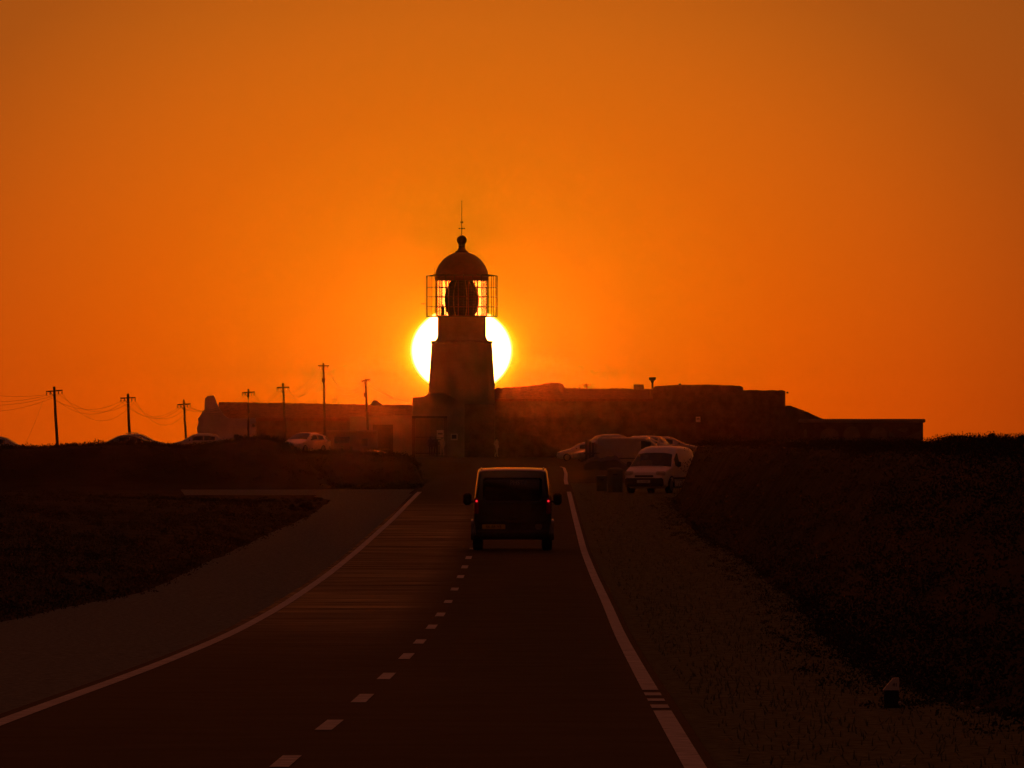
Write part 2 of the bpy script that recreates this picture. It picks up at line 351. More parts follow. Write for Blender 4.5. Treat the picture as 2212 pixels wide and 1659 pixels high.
strip('car_park', 560, 1000, lambda Y: -22 + 0 * Y, lambda Y: lx(Y) - .20, -.02, M['soil'], 4)
strip('parking_apron', 640, 1000, lambda Y: rx(Y) + .16, lambda Y: 16 + 0 * Y, -.02, M['soil'], 4)
def y_at(py, c):   # distance at which the road surface shows at picture row py
    d = np.arange(60, 420, .05); r = HY + (CAMZ - zr(d)) * F / d
    return float(d[np.argmin(np.abs(r - py))])
def marking(name, segs, xf, w, jag=0):
    mb = MB()
    for y0, y1 in segs:
        ys = np.concatenate([[y0], np.arange(y0 + 1.5, y1 - .3, 2.0), [y1]])
        mb.loft([[(float(xf(y)) - w / 2, y, float(zr(y)) + .005), (float(xf(y)) + w / 2, y, float(zr(y)) + .005)] for y in ys], False, False)
    return tag(mb.build(name, M['paint']), kind='structure')
marking('edge_line', [(-100, 397)], lambda y: lx(y) + .02, .155)
gaps = [(1659, 1536), (1530, 1523), (1515, 1510), (1503, 1497), (1491, 1062)]
gs = [(y_at(a, 0), y_at(b, 0)) for a, b in gaps]; gs[0] = (-100, gs[0][1]); gs[-1] = (gs[-1][0], 398)
marking('edge_line', gs + [(432, 720)], lambda y: rx(y) - .02, .155)
dash = [(1658, 1633), (1578, 1556), (1518, 1500), (1468, 1454), (1424, 1412), (1391, 1382), (1359, 1350), (1332, 1324), (1303, 1297), (1276, 1270), (1249, 1243), (1228, 1222), (1208, 1202)]
ds = [(y_at(a, 0), y_at(b, 0)) for a, b in dash]
ds += [(y, y + 2.6) for y in np.arange(ds[-1][1] + 12, 420, 14.5)] + [(y, y + 2.6) for y in (63, 50, 37, 24, 11, -2)]
marking('centre_line', ds, lambda y: (lx(y) + rx(y)) / 2 + .02 - .0045 * min(40, max(0, 98 - y)), .135)

# ------------------------------------------------------------------ haze
hz = MB().box(-1600, 1600, -350, 3600, -2.0, 29.0)
hm = bpy.data.materials.new('haze air'); hm.use_nodes = True; hm.node_tree.nodes.clear()
ho = hm.node_tree.nodes.new('ShaderNodeOutputMaterial'); hv = hm.node_tree.nodes.new('ShaderNodeVolumePrincipled')
hv.inputs['Color'].default_value = (.95, .92, .88, 1); hv.inputs['Density'].default_value = HAZE_DENSITY; hv.inputs['Anisotropy'].default_value = HAZE_G
hm.node_tree.links.new(hv.outputs[0], ho.inputs['Volume'])
tag(hz.build('haze', hm), kind='stuff')

# ------------------------------------------------------------------ lighthouse
LY = 1050.0; LXc = PX(997.5, LY); LZ = 2.85
zz = lambda yz: 28.415 - yz * .012196 - LZ       # height above the base from the close survey
lh = thing('lighthouse', 'tall round lighthouse with red domed lantern in front of the setting sun', 'lighthouse', (LXc, LY, LZ))
MB().lathe([(3.42, -.6), (3.40, .3), (3.32, .8), (3.22, zz(1700)), (3.13, zz(1530)), (3.0, zz(1380)), (2.87, zz(1215)), (2.93, zz(1207)), (2.93, zz(1192)), (2.5, zz(1188)),
            (2.32, zz(1165)), (2.29, zz(1140)), (2.29, zz(1010)), (2.36, zz(1006)), (2.36, zz(996))], 64).build('tower', M['tower'], lh, 30)
gb = MB()
for k in range(24):
    a = 2 * math.pi * k / 24 + .06
    c, s_ = math.cos(a), math.sin(a)
    gb.tube([(3.38 * c, 3.38 * s_, zz(1004)), (3.38 * c, 3.38 * s_, zz(684))], .028, 6)
    gb.tube([(2.5 * c, 2.5 * s_, zz(684) + .12), (3.38 * c, 3.38 * s_, zz(684))], .02, 5)
for y_ in (684, 775, 848, 925, 1000):
    gb.tube([(3.38 * math.cos(2 * math.pi * k / 48), 3.38 * math.sin(2 * math.pi * k / 48), zz(y_)) for k in range(49)], .032 if y_ in (684, 1000) else .02, 5, False)
gb.build('gallery_cage', M['iron'], lh)
gf = MB()
for k in range(48):
    a = 2 * math.pi * k / 48; gf.tube([(2.33 * math.cos(a), 2.33 * math.sin(a), zz(1003)), (3.42 * math.cos(a), 3.42 * math.sin(a), zz(1003))], .018, 4)
for r_ in (2.5, 2.7, 2.9, 3.1, 3.3, 3.42):
    gf.tube([(r_ * math.cos(2 * math.pi * k / 48), r_ * math.sin(2 * math.pi * k / 48), zz(1003)) for k in range(49)], .015, 4, False)
gf.build('gallery_grating', M['iron'], lh)
lr = MB()
for k in range(16):
    a = -math.pi / 2 + math.radians(14.8 + 22.5 * k); c, s_ = math.cos(a), math.sin(a)
    lr.tube([(2.44 * c, 2.44 * s_, zz(998)), (2.44 * c, 2.44 * s_, zz(716))], .045, 6)
for y_ in (716, 774, 850, 927, 996):
    lr.tube([(2.44 * math.cos(2 * math.pi * k / 64), 2.44 * math.sin(2 * math.pi * k / 64), zz(y_)) for k in range(65)], .032, 6, False)
lr.build('lantern_frame', M['redpaint'], lh)
pn = MB()
for k in range(16):
    a0 = -math.pi / 2 + math.radians(14.8 + 22.5 * k) + .03; a1 = a0 + math.radians(22.5) - .06
    q = [(r_ * math.cos(a), r_ * math.sin(a)) for r_, a in ((2.42, a0), (2.42, a1), (2.40, a1), (2.40, a0))]
    pn.add([(x, y, z) for z in (zz(994), zz(718)) for x, y in q], [(3, 2, 1, 0), (4, 5, 6, 7), (0, 1, 5, 4), (1, 2, 6, 5), (2, 3, 7, 6), (3, 0, 4, 7)])
pn.build('lantern_panes', M['paneglass'], lh)
dm = [(2.40, zz(722)), (2.54, zz(722)), (2.57, zz(712)), (2.57, zz(690)), (2.52, zz(686)), (2.52, zz(675)), (2.42, zz(640)), (2.18, zz(600)), (1.81, zz(560)), (1.50, zz(538)), (1.2, zz(522)), (.72, zz(505)), (.62, zz(502)), (.62, zz(494)), (.45, zz(488)),
      (.34, zz(474)), (.29, zz(458)), (.34, zz(455)), (.34, zz(449)), (.26, zz(446))]
MB().lathe(dm, 64).build('dome', M['redpaint'], lh, 35)
MB().lathe([(.24, zz(447)), (.34, zz(442)), (.34, zz(438)), (.26, zz(436))] + [(.475 * math.cos(t), zz(407) + .475 * math.sin(t)) for t in np.linspace(-1.0, 1.5, 12)], 32).build('ball_finial', M['redpaint'], lh, 40)
rod = MB().tube([(0, 0, zz(372)), (0, 0, zz(240)), (0, 0, zz(104))], [.04, .028, .016], 8)
rod.lathe([(.02, zz(108)), (.05, zz(104)), (.02, zz(100))], 8).build('lightning_rod', M['iron'], lh, 40)
wv = MB().tube([(0, 0, zz(330)), (0, 0, zz(255))], .034, 6)
for a in (0.15, .15 + math.pi / 2):
    c, s_ = math.cos(a) * .24, math.sin(a) * .24
    wv.tube([(-c, -s_, zz(317)), (c, s_, zz(317))], .02, 6)
    for sg in (-1, 1): wv.box(sg * c - .05, sg * c + .05, sg * s_ - .012, sg * s_ + .012, zz(317) - .06, zz(317) + .06)
wv.box(-.10, .12, -.012, .012, zz(268) - .03, zz(268) + .03); wv.prism([(.06, zz(275)), (.12, zz(278)), (.12, zz(258)), (.06, zz(262))], -.012, .012); wv.prism([(-.12, zz(277)), (-.05, zz(268)), (-.12, zz(259))], -.012, .012)
wv.build('weather_vane', M['iron'], lh)
lens = []
for i in range(45):
    t = i / 44; z_ = zz(993) + (zz(722) - zz(993)) * t
    r_ = 1.02 + .60 * math.sin(math.pi * min(1, max(0, t * .93 + .09))) ** .8
    lens.append((r_ + (.035 if i % 2 else 0), z_))
le_ = MB().lathe(lens, 40).build('lens', M['lens'], lh, 25)
rb = MB()
for k in range(8):
    a = 2 * math.pi * k / 8 + .3
    rb.tube([((r_ + .05) * math.cos(a), (r_ + .05) * math.sin(a), z_) for r_, z_ in lens[::4]], .03, 5)
rb.build('lens_frame', M['brass'], le_)
MB().bbox(-1.95, -1.62, -.5, .1, zz(996), zz(930), .04).bbox(-1.88, -1.72, -.4, 0, zz(931), zz(905), .03).build('control_cabinet', M['iron'], lh)
MB().tube([(-2.62, -.3, zz(680)), (-2.62, -.3, zz(622))], .02, 6).build('short_aerial', M['iron'], lh)
MB().tube([(-3.4, 0, zz(902)), (-3.85, 0, zz(902))], .02, 6).tube([(-3.62, 0, zz(902) - .09), (-3.62, 0, zz(902) + .09)], .014, 5).tube([(-3.78, 0, zz(902) - .06), (-3.78, 0, zz(902) + .06)], .014, 5).build('wind_sensor', M['iron'], lh)

# ------------------------------------------------------------------ buildings
def poly_px(pts, Y, x0, z0): return [(PX(a, Y) - x0, PZ(b, Y) - z0) for a, b in pts]
def rough(pts, step=6, amp=.5):
    out = []
    for (a, b), (c, d) in zip(pts[:-1], pts[1:]):
        n = max(1, int(abs(c - a) / step))
        for i in range(n): out.append((a + (c - a) * i / n, b + (d - b) * i / n + (random.uniform(-amp, amp) if i else 0)))
    return out + [pts[-1]]
GZ = 2.8
# long low wing on the left
bY = 1005.0; bx = PX(660, bY)
bA = thing('long_wing', 'long low building with tiled roof and pale gable end, left of the lighthouse', 'building', (bx, bY, GZ))
gable = [(425, 1000), (427, 935), (425, 925), (429, 912), (427, 905), (436, 893), (437, 888), (442, 886), (442, 872), (443, 860), (447, 858)]
gtop = [(447, 855), (462, 854.5), (465, 862), (468, 870), (472, 880), (480, 892), (490, 901), (496, 903.5), (500.6, 903.5), (500.6, 1000)]
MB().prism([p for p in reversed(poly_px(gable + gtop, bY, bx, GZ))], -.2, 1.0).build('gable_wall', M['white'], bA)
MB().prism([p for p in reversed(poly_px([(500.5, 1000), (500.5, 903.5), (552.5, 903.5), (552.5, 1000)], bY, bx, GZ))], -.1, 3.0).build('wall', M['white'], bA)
x0, x1 = PX(470, bY) - bx, PX(892, bY) - bx
ridge = rough([(470, 868), (600, 870), (760, 872.5), (892, 874.5)], 5, .7)
ez = PZ(903, bY) - GZ
rf = MB(); rr = [(PX(a, bY) - bx, PZ(b, bY) - GZ) for a, b in ridge]
rf.loft([[(x, .6, ez - .25), (x, .6, ez), (x, 4.2, z), (x, 8.2, ez), (x, 8.2, ez - .25)] for x, z in rr], True)
roofA = rf.build('roof', M['tile'], bA)
MB().box(PX(553, bY) - bx, PX(892, bY) - bx, 1.02, 8.0, -.8, ez - .26).build('wall', M['stone'], bA)
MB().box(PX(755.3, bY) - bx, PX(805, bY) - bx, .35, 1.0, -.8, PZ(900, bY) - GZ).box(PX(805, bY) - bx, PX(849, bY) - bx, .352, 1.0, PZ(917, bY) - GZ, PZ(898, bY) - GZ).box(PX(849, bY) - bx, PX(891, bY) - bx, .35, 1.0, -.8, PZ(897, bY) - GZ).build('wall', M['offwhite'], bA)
MB().box(PX(804, bY) - bx, PX(850, bY) - bx, .9, .98, -.8, PZ(917.5, bY) - GZ).build('door', M['stem'], bA)
ch = [(798, 875), (802, 871), (804, 869.5), (804, 864.5), (815, 864.5), (815, 867), (822, 871), (828, 876)]
MB().prism([p for p in reversed(poly_px(ch, bY, bx, GZ))], 3.6, 4.8).build('chimney', M['offwhite'], roofA)
MB().box(PX(545, bY) - bx, PX(551, bY) - bx, -.13, -.09, PZ(922, bY) - GZ, PZ(915, bY) - GZ).build('window', M['autoglass'], bA)
an = thing('television_antenna', 'small television antenna on the roof ridge right of the tallest pole', 'antenna', (PX(722, 1009), 1009, PZ(871, 1009)))
ab = MB()
for dx in (-.27, .27): ab.tube([(dx, 0, 0), (dx - .03, 0, .66)], .018, 5)
ab.tube([(0, 0, 0), (0, 0, .55)], .02, 5).tube([(-.22, 0, .36), (.24, 0, .36)], .016, 5).tube([(-.12, 0, .2), (-.12, 0, .5)], .014, 5).tube([(.1, 0, .2), (.1, 0, .52)], .014, 5)
ab.build('rods', M['iron'], an)
# gatehouse in front of the tower
gY = 1000.0; gx = PX(940, gY)
bG = thing('gatehouse', 'pale gatehouse with stepped parapet and arched front at the foot of the lighthouse', 'gatehouse', (gx, gY, GZ))
MB().prism([p for p in reversed(poly_px([(891, 1000), (891, 858), (910, 857.5), (918, 855), (925, 850), (960, 849), (985, 862), (1003, 874), (1003, 1000), (966, 1000), (966, 904), (896, 904), (896, 1000)], gY, gx, GZ))], .3, 1.4).build('wall', M['offwhite'], bG)
MB().box(PX(1003.2, gY) - gx, PX(1068, gY) - gx, 1.0, 6.0, -.6, PZ(872, gY) - GZ).build('wall', M['stone'], bG)
MB().box(PX(978, gY) - gx, PX(1004, gY) - gx, .22, .298, PZ(898, gY) - GZ, PZ(880, gY) - GZ).build('plaque', M['concrete'], bG)
MB().box(PX(890, gY) - gx, PX(966, gY) - gx, 1.42, 1.6, -.6, PZ(904, gY) - GZ).build('inner_wall', M['offwhite'], bG)
gate = thing('iron_gate', 'tall dark iron bar gate between pillars below the lighthouse', 'gate', (PX(928, 999.6), 999.6, GZ))
x0 = PX(890, 999.6) - PX(928, 999.6); x1 = -x0; top = PZ(904, 999.6) - GZ
MB().box(x0, x0 + .32, -.15, .15, -.4, top).build('gate_pillar', M['stone'], gate)
MB().box(x1 - .32, x1, -.15, .15, -.4, top).build('gate_pillar', M['stone'], gate)
MB().box(x0, x1, -.12, .12, top + .003, top + .22).build('lintel', M['iron'], gate)
br = MB()
for i in range(22): xx = x0 + .42 + i * (x1 - x0 - .84) / 21; br.box(xx - .022, xx + .022, -.02, .02, .05, top - .06)
br.box(x0 + .33, x1 - .33, -.03, .03, .35, .43).box(x0 + .33, x1 - .33, -.03, .03, 1.8, 1.87)
br.build('bars', M['iron'], gate)
def board(name, label, x, y, Y, w, h, bars):
    t = thing(name, label, 'sign', (PX(x, Y), Y, PZ(y, Y)))
    MB().bbox(-w / 2, w / 2, -.02, .02, -h / 2, h / 2, .015).build('panel', M['signwhite'], t)
    for zz_, hh, m in bars: MB().box(-w * .36, w * .36, -.026, -.021, zz_ - hh / 2, zz_ + hh / 2).build('printed_band', m, t)
    return t
board('notice_board', 'pale notice board with a dark band on the right gate pillar', 951, 937, 999.3, .62, .66, [(.0, .14, M['ink'])])
board('notice_board', 'darker small board below the banded notice on the gate pillar', 951, 950, 999.3, .62, .30, [(.0, .1, M['ink'])])
board('wall_notice', 'square notice on the pale wall right of the iron gate', 981, 944, 1000.2, .62, .58, [(.02, .36, M['ink'])])
# long block on the right
cY = 1015.0; cx = PX(1380, cY)
bC = thing('long_block', 'long dark stone building with uneven roofline right of the lighthouse', 'building', (cx, cY, GZ))
zc = lambda py: PZ(py, cY) - GZ
xc = lambda px: PX(px, cY) - cx
MB().box(xc(1069), xc(1410), .5, 12, -.8, zc(862)).build('wall', M['stone'], bC)
MB().box(xc(1405), xc(1415), 1.2, 11, -.8, zc(842)).build('wall', M['stone'], bC)
rt = rough([(1069, 838), (1130, 833.5), (1160, 831), (1180, 827), (1186, 826), (1208, 826), (1216, 829), (1222, 837.5), (1300, 839), (1330, 838), (1370, 840), (1411, 839.5)], 5, .6)
MB().loft([[(xc(a), .1, zc(862) - .2 + .0), (xc(a), .1, zc(862) + .002), (xc(a), 5.0, zc(b)), (xc(a), 12.4, zc(862) + .002), (xc(a), 12.4, zc(862) - .2)] for a, b in rt], True).build('roof', M['tile'], bC)
MB().prism([p for p in reversed([(xc(a), zc(b)) for a, b in [(1410.3, 1000)] + rough([(1410.3, 838.5), (1416, 834), (1470, 831), (1540, 831), (1598, 833), (1604, 835.5), (1605.5, 838)], 8, .35) + [(1605.5, 1000)]])], .2, 12).build('terrace_block', M['stone'], bC)
MB().prism([p for p in reversed([(xc(a), zc(b)) for a, b in [(1605.8, 1000)] + rough([(1605.8, 843), (1625, 842), (1640, 843), (1665, 842.5), (1680, 843.5), (1690, 842.5), (1696.5, 845)], 5, .6) + [(1697, 1000)]])], .3, 12).build('end_block', M['stone'], bC)
MB().prism([p for p in reversed([(xc(a), zc(b)) for a, b in [(1697.3, 1000)] + rough([(1697.3, 876), (1708, 876), (1740, 888), (1779, 905)], 6, .5) + [(1779, 1000)]])], .5, 9).build('lean_to', M['stone'], bC)
MB().bbox(xc(1370), xc(1392), 3, 4.5, zc(842), zc(830), .04).build('chimney', M['stone'], bC)
MB().tube([(xc(1410.5), 4, zc(840)), (xc(1410.5), 4, zc(824))], .09, 8).lathe([(.12, zc(826)), (.16, zc(822)), (.33, zc(819.5)), (.33, zc(814.3)), (.30, zc(814))], 16, (xc(1410.5), 4)).build('vent_cowl', M['iron'], bC, 40)
MB().lathe([(.05, zc(832)), (.13, zc(829.5)), (.13, zc(828.5)), (.04, zc(827))], 12, (xc(1470), 4)).build('roof_vent', M['iron'], bC, 40)
MB().tube([(xc(1253), 4, zc(840)), (xc(1253), 4, zc(831))], .04, 6).build('flue', M['iron'], bC)
MB().tube([(xc(1697), .6, zc(849)), (xc(1700), .6, zc(848.5))], .02, 5).bbox(xc(1699.5), xc(1703.5), .5, .7, zc(850), zc(846), .03).build('wall_lamp', M['iron'], bC)
board('wall_plaque', 'small pale plaque high on the dark right-hand building', 1508, 906, 1014.9, .42, .50, [(.05, .12, M['greyink'])])
# low wall with painted arches
mY = 955.0; mx = PX(1864, mY)
mw = thing('painted_wall', 'low flat-topped block with faint painted arches at the far right', 'wall', (mx, mY, GZ))
xm = lambda px: PX(px, mY) - mx
zm = lambda py: PZ(py, mY) - GZ
MB().box(xm(1733), xm(1994), 0, 6, -1.0, zm(913.2)).build('wall', M['stone'], mw)
MB().bbox(xm(1728), xm(1999), -.18, 6.2, zm(913), zm(904.8), .09).build('coping', M['concrete'], mw)
for a, b, tp in ((1772, 1812, 925), (1822, 1858, 921), (1880, 1916, 921)):
    c_ = (a + b) / 2; pts = [(a, 962)] + [(c_ - (b - a) / 2 * math.cos(t), 940 - (940 - tp) * math.sin(t)) for t in np.linspace(0, math.pi, 14)] + [(b, 962)]
    MB().prism([(xm(p), zm(q)) for p, q in reversed(pts)], -.012, -.003).build('painted_arch', M['mural'], mw)
for pts in ([(1921, 930), (1935, 944), (1921, 944)], [(1955, 944), (1990, 930), (1990, 948)], [(1736, 930), (1742, 925), (1744, 945), (1736, 945)],
            [(1938, 928), (1945, 932), (1955, 934), (1962, 928), (1960, 922), (1954, 926), (1947, 924)]):
    MB().prism([(xm(p), zm(q)) for p, q in reversed(pts)], -.012, -.003).build('painted_patch', M['mural'], mw)

# ------------------------------------------------------------------ utility poles and wires
poles = [  # top px, top y, foot px, foot y, arm y, arm half width px, arm tilt px, Y, radius px, label
    (117, 835, 124, 962, 844.5, 18, -1.5, 880, 3.3, 'leftmost wooden utility pole, thick, with square top and tilted crossarm'),
    (276.5, 853, 280, 952, 859.5, 16.5, -.5, 905, 3.2, 'short wooden utility pole standing behind the parked cars with luggage on top'),
    (397, 866, 402, 956, 873.5, 14.5, -1, 930, 2.6, 'thin utility pole just left of the pale gable end'),
    (536.5, 840, 536.5, 950, 847.5, 14, -.7, 955, 2.6, 'utility pole above the mound, in front of the low pale wall'),
    (611, 828, 617, 955, 837, 13.5, -.5, 970, 2.6, 'leaning utility pole over the right flank of the mound'),
    (699, 784, 702, 985, 790, 12, 0, 985, 2.7, 'tallest utility pole, standing beside the white hatchback'),
    (789.5, 818, 797, 985, 821.5, 9.5, -2, 995, 2.5, 'utility pole with short skewed crossarm nearest the lighthouse')]
def rough_pole(x0, z0, x1, z1, r):
    n = 9; pts = [(x0 + (x1 - x0) * i / n + random.uniform(-.018, .018) * (0 < i < n), 0, z0 + (z1 - z0) * i / n) for i in range(n + 1)]
    return pts, [r * (1.15 - .3 * i / n) for i in range(n + 1)]
attach = []
for i, (tx, ty, fx, fy, ay, aw, at, Y, rp, lab) in enumerate(poles):
    k = Y / F; X0 = PX(fx, Y); gz = float(terrain(X0, Y)); zf = PZ(fy, Y)
    base = min(gz - .2, zf); X0 = X0 + (PX(tx, Y) - X0) * (base - zf) / (PZ(ty, Y) - zf)
    p = thing('utility_pole', lab, 'utility pole', (X0, Y, base), 0, 'utility poles along the left side')
    pts, rd = rough_pole(0, 0, PX(tx, Y) - X0, PZ(ty, Y) - base, rp * k)
    mb = MB().tube(pts, rd, 10)
    if i in (1, 2): mb.tube([pts[-1], (pts[-1][0], 0, pts[-1][2] + 4 * k)], [rd[-1], .02], 8)
    mb.build('post', M['wood'], p, 40)
    az = PZ(ay, Y) - base; ax = (PX(tx, Y) - X0) * az / (PZ(ty, Y) - base)
    dz = -at * k
    MB().loft([[(ax - aw * k, y_, az - dz + z_) for y_, z_ in ((-.19, -.055), (-.09, -.055), (-.09, .055), (-.19, .055))], [(ax + aw * k, y_, az + dz + z_) for y_, z_ in ((-.19, -.055), (-.09, -.055), (-.09, .055), (-.19, .055))]], True).build('crossarm', M['wood'], p)
    MB().tube([(ax - aw * k * .55, -.15, az - .02), (ax, -.12, az - .5)], .022, 5).build('brace', M['iron'], p)
    at_ = []
    for q in (-.93, -.5, .5, .93):
        xi = ax + q * aw * k; zi = az + q * dz - .06
        MB().lathe([(.03, zi - .20), (.055, zi - .18), (.035, zi - .13), (.055, zi - .10), (.03, zi - .05), (.012, zi + .005)], 8, (xi, -.14)).build('insulator', M['porcelain'], p, 40)
        at_.append(Vector((X0 + xi, Y - .14, base + zi - .2)))
    attach.append(at_)
    if i >= 5: MB().bbox(pts[-1][0] - .16, pts[-1][0] + .16, -.3, -.1, az - 1.5, az - 1.1, .03).build('junction_box', M['iron'], p)
tip = thing('rooftop_pole', 'short pole top with crossarm poking above the right-hand roof', 'utility pole', (PX(1267, 1032), 1032, GZ), 0)
MB().tube([(0, 0, 0), (0, 0, PZ(828.5, 1032) - GZ)], [.13, .1], 8).build('post', M['wood'], tip, 40)
zt = PZ(831.5, 1032) - GZ
MB().box(-.42, .46, -.17, -.11, zt - .04, zt + .04).build('crossarm', M['wood'], tip)
MB().tube([(-.3, -.14, zt - .02), (0, -.12, zt - .3)], .02, 5).build('brace', M['iron'], tip)
def wire(a, b, sag, label, grp, r=.0095):
    mid = (a + b) / 2
    pts = [(a.lerp(b, t) - Vector((0, 0, sag * 4 * t * (1 - t)))) - mid for t in np.linspace(0, 1, 21)]
    o = MB().tube(pts, r, 4).build('overhead_wire', M['wire']); o.location = mid
    tag(o, label, 'wire', grp)
names_ = ['leftmost pole', 'short pole behind cars', 'thin pole by gable', 'pole above mound', 'leaning pole', 'tallest pole', 'skewed-arm pole']
sags = [(.9, 1.3, 1.15, 1.9), (1.0, 1.15, 1.2, 1.75), (.7, .8, .8, 1.0), (.8, .9, .9, 1.1), (.9, 1.5, 1.3, 1.9), (1.1, 1.6, 1.4, 2.0)]
wl_ = ['top left', 'inner left', 'inner right', 'outer right']
for i in range(6):
    for q in range(4):
        wire(attach[i][q], attach[i + 1][q], sags[i][q], '%s wire sagging from the %s to the %s' % (wl_[q], names_[i], names_[i + 1]), 'overhead wires between the utility poles')
off = [Vector((PX(-330, 862), 862, PZ(735 + 6 * q, 862))) for q in range(4)]
for q, sg in enumerate((1.5, 2.1, 2.4, 2.9)): wire(off[q], attach[0][q], sg, '%s wire from the left picture edge to the leftmost pole' % wl_[q], 'overhead wires between the utility poles')
wire(attach[0][0] - Vector((.3, 0, .5)), Vector((PX(52, 872), 872, PZ(965, 872))), .15, 'slanting stay wire running from the leftmost pole down to the ground', 'stay wires', .008)
for q in (1, 2): wire(attach[6][q], Vector((PX(930, 1020), 1020, PZ(868 + 6 * q, 1020))), .5, 'thin wire from the skewed-arm pole to the building beside the lighthouse, %s one' % ('upper' if q == 1 else 'lower'), 'overhead wires between the utility poles')

# ------------------------------------------------------------------ vehicles
SQUARE = False
def ring(st, W, tumble):
    s, zb, zl, zt, w = st; w = w * W / 2; h = max(zt - zl, .02); k = min(1, h / .35); xr = .985 * w - tumble * h
    if SQUARE: return [(0, zb), (.80 * w, zb), (.955 * w, zb + .10), (1.0 * w, zb + .5 * (zl - zb)), (.985 * w, zl), (xr, zt - .075 * k - .005), (xr - .022 * k - .01, zt - .022 * k), (xr - .08 * k - .02, zt), (xr * .5, zt + .014), (0, zt + .018)]
    half = [(0, zb), (.80 * w, zb), (.955 * w, zb + .10), (1.0 * w, zb + .5 * (zl - zb)), (.985 * w, zl), (xr, zt - .11 * k - .005), (xr - .05 * k - .02, zt - .035 * k), (xr - .16 * k - .05, zt - .002), (xr * .5, zt + .022), (0, zt + .03)]
    return half
def full(half, y): return [(x, y, z) for x, z in half] + [(-x, y, z) for x, z in reversed(half[1:-1])]
FLIP = True
def patch(stations, W, tumble, i0, i1, j0, j1, side, t0=0.0, t1=1.0, s0=0.0, s1=1.0, off=.006, flip=False):
    """panel lying on the lofted body between stations i0..i1 and ring points j0..j1"""
    rings = [ring(st, W, tumble) for st in stations]
    cen = Vector((0, 0, .9)); out = []
    n = (i1 - i0)
    for i in range(i0, i1 + 1):
        row = []
        for j in range(j0, j1 + 1):
            p = Vector((rings[i][j][0], stations[i][0], rings[i][j][1]))
            if j == j0 and t0: q = Vector((rings[i][j + 1][0], stations[i][0], rings[i][j + 1][1])); p = p.lerp(q, t0)
            if j == j1 and t1 < 1: q = Vector((rings[i][j - 1][0], stations[i][0], rings[i][j - 1][1])); p = q.lerp(p, t1)
            row.append(p)
        out.append(row)
    if s0: out[0] = [a.lerp(b, s0) for a, b in zip(out[0], out[1])]
    if s1 < 1: out[-1] = [a.lerp(b, s1) for a, b in zip(out[-2], out[-1])]
    res = []
    for a, row in enumerate(out):
        r2 = []
        for b, p in enumerate(row):
            u = out[min(a + 1, len(out) - 1)][b] - out[max(a - 1, 0)][b]; v = row[min(b + 1, len(row) - 1)] - row[max(b - 1, 0)]
            nn = u.cross(v); nn = nn.normalized() if nn.length > 1e-9 else Vector((0, 0, 1))
            if nn.dot(p - Vector((0, p.y, .7))) < 0: nn = -nn
            p2 = p + nn * off
            r2.append(Vector((p2.x * side, p2.y, p2.z)))
        res.append(r2 if side > 0 else r2[::-1])
    return res if FLIP else [r[::-1] for r in res]
def vehicle(name, label, cat, loc, rz, st, W, tumble, body, front, rear=None, sides=(), wheels=(), wr=.31, group=None, glassm=None, lit=False, plate=None, open_glass=False):
    """stations run along +Y from the nose (y=0) to the tail; origin at the nose on the ground"""
    t = thing(name, label, cat, loc, rz, group)
    g = glassm or M['autoglass']
    if not open_glass:
        MB().loft([full(ring(s, W, tumble), s[0]) for s in st], True).build('body', body, t, 38)
    def panel(nm, args, m, both=False, par=None):
        mb = MB()
        for sd in ((1, -1) if both else (1,)):
            mb.loft(patch(st, W, tumble, *args[:4], sd, **(args[4] if len(args) > 4 else {})), False, False)
        return mb.build(nm, m, par or t, 40)
    if front: panel('windscreen', front, g, True)
    if rear: panel('rear_window', rear, g, True)
    for a in sides:
        for sd in (1, -1): MB().loft(patch(st, W, tumble, *a[:4], sd, **(a[4] if len(a) > 4 else {})), False, False).build('side_window', g, t, 40)
    for wy in wheels:
        for sd in (1, -1):
            x1 = W / 2 * .985 * sd; x0 = x1 - .2 * sd
            w_ = MB().wheel(x0, x1 + .012 * sd, wy, wr, [(0, wr * .7), (.05, wr * .96), (.2, wr), (.8, wr), (.95, wr * .96), (1, wr * .68), (.86, wr * .64)]).build('wheel', M['rubber'], t, 35)
            MB().wheel(x1 - .03 * sd, x1 + .004 * sd, wy, wr, [(0, wr * .62), (.6, wr * .62), (1, wr * .5), (.8, wr * .18)]).build('rim', M['rim'], w_, 35)
    return t
hatch = [(0, .40, .56, .60, .70), (.06, .26, .64, .68, .86), (.35, .20, .72, .76, .96), (1.0, .19, .88, .94, 1), (1.7, .19, .92, 1.36, 1), (2.1, .19, .93, 1.46, 1), (3.0, .19, .94, 1.45, 1), (3.55, .2, .96, 1.36, .98), (3.95, .24, .93, 1.00, .94), (4.05, .35, .86, .90, .88)]
sedan = [(0, .40, .54, .57, .70), (.07, .26, .62, .66, .87), (.4, .20, .72, .76, .96), (1.15, .19, .86, .92, 1), (1.95, .19, .90, 1.34, 1), (2.35, .19, .91, 1.42, 1), (3.1, .19, .92, 1.41, 1), (3.85, .2, .93, 1.05, .99), (4.35, .24, .92, .98, .95), (4.5, .38, .80, .84, .86)]
bigvan = [(0, .42, .62, .66, .74), (.08, .30, .84, .90, .88), (.45, .26, 1.02, 1.08, .97), (.85, .25, 1.10, 1.18, 1), (1.55, .25, 1.15, 1.84, 1), (1.95, .25, 1.16, 1.93, 1), (3.2, .25, 1.16, 1.95, 1), (4.75, .25, 1.16, 1.93, 1), (4.83, .27, 1.15, 1.90, .985), (4.86, .36, 1.12, 1.82, .95)]
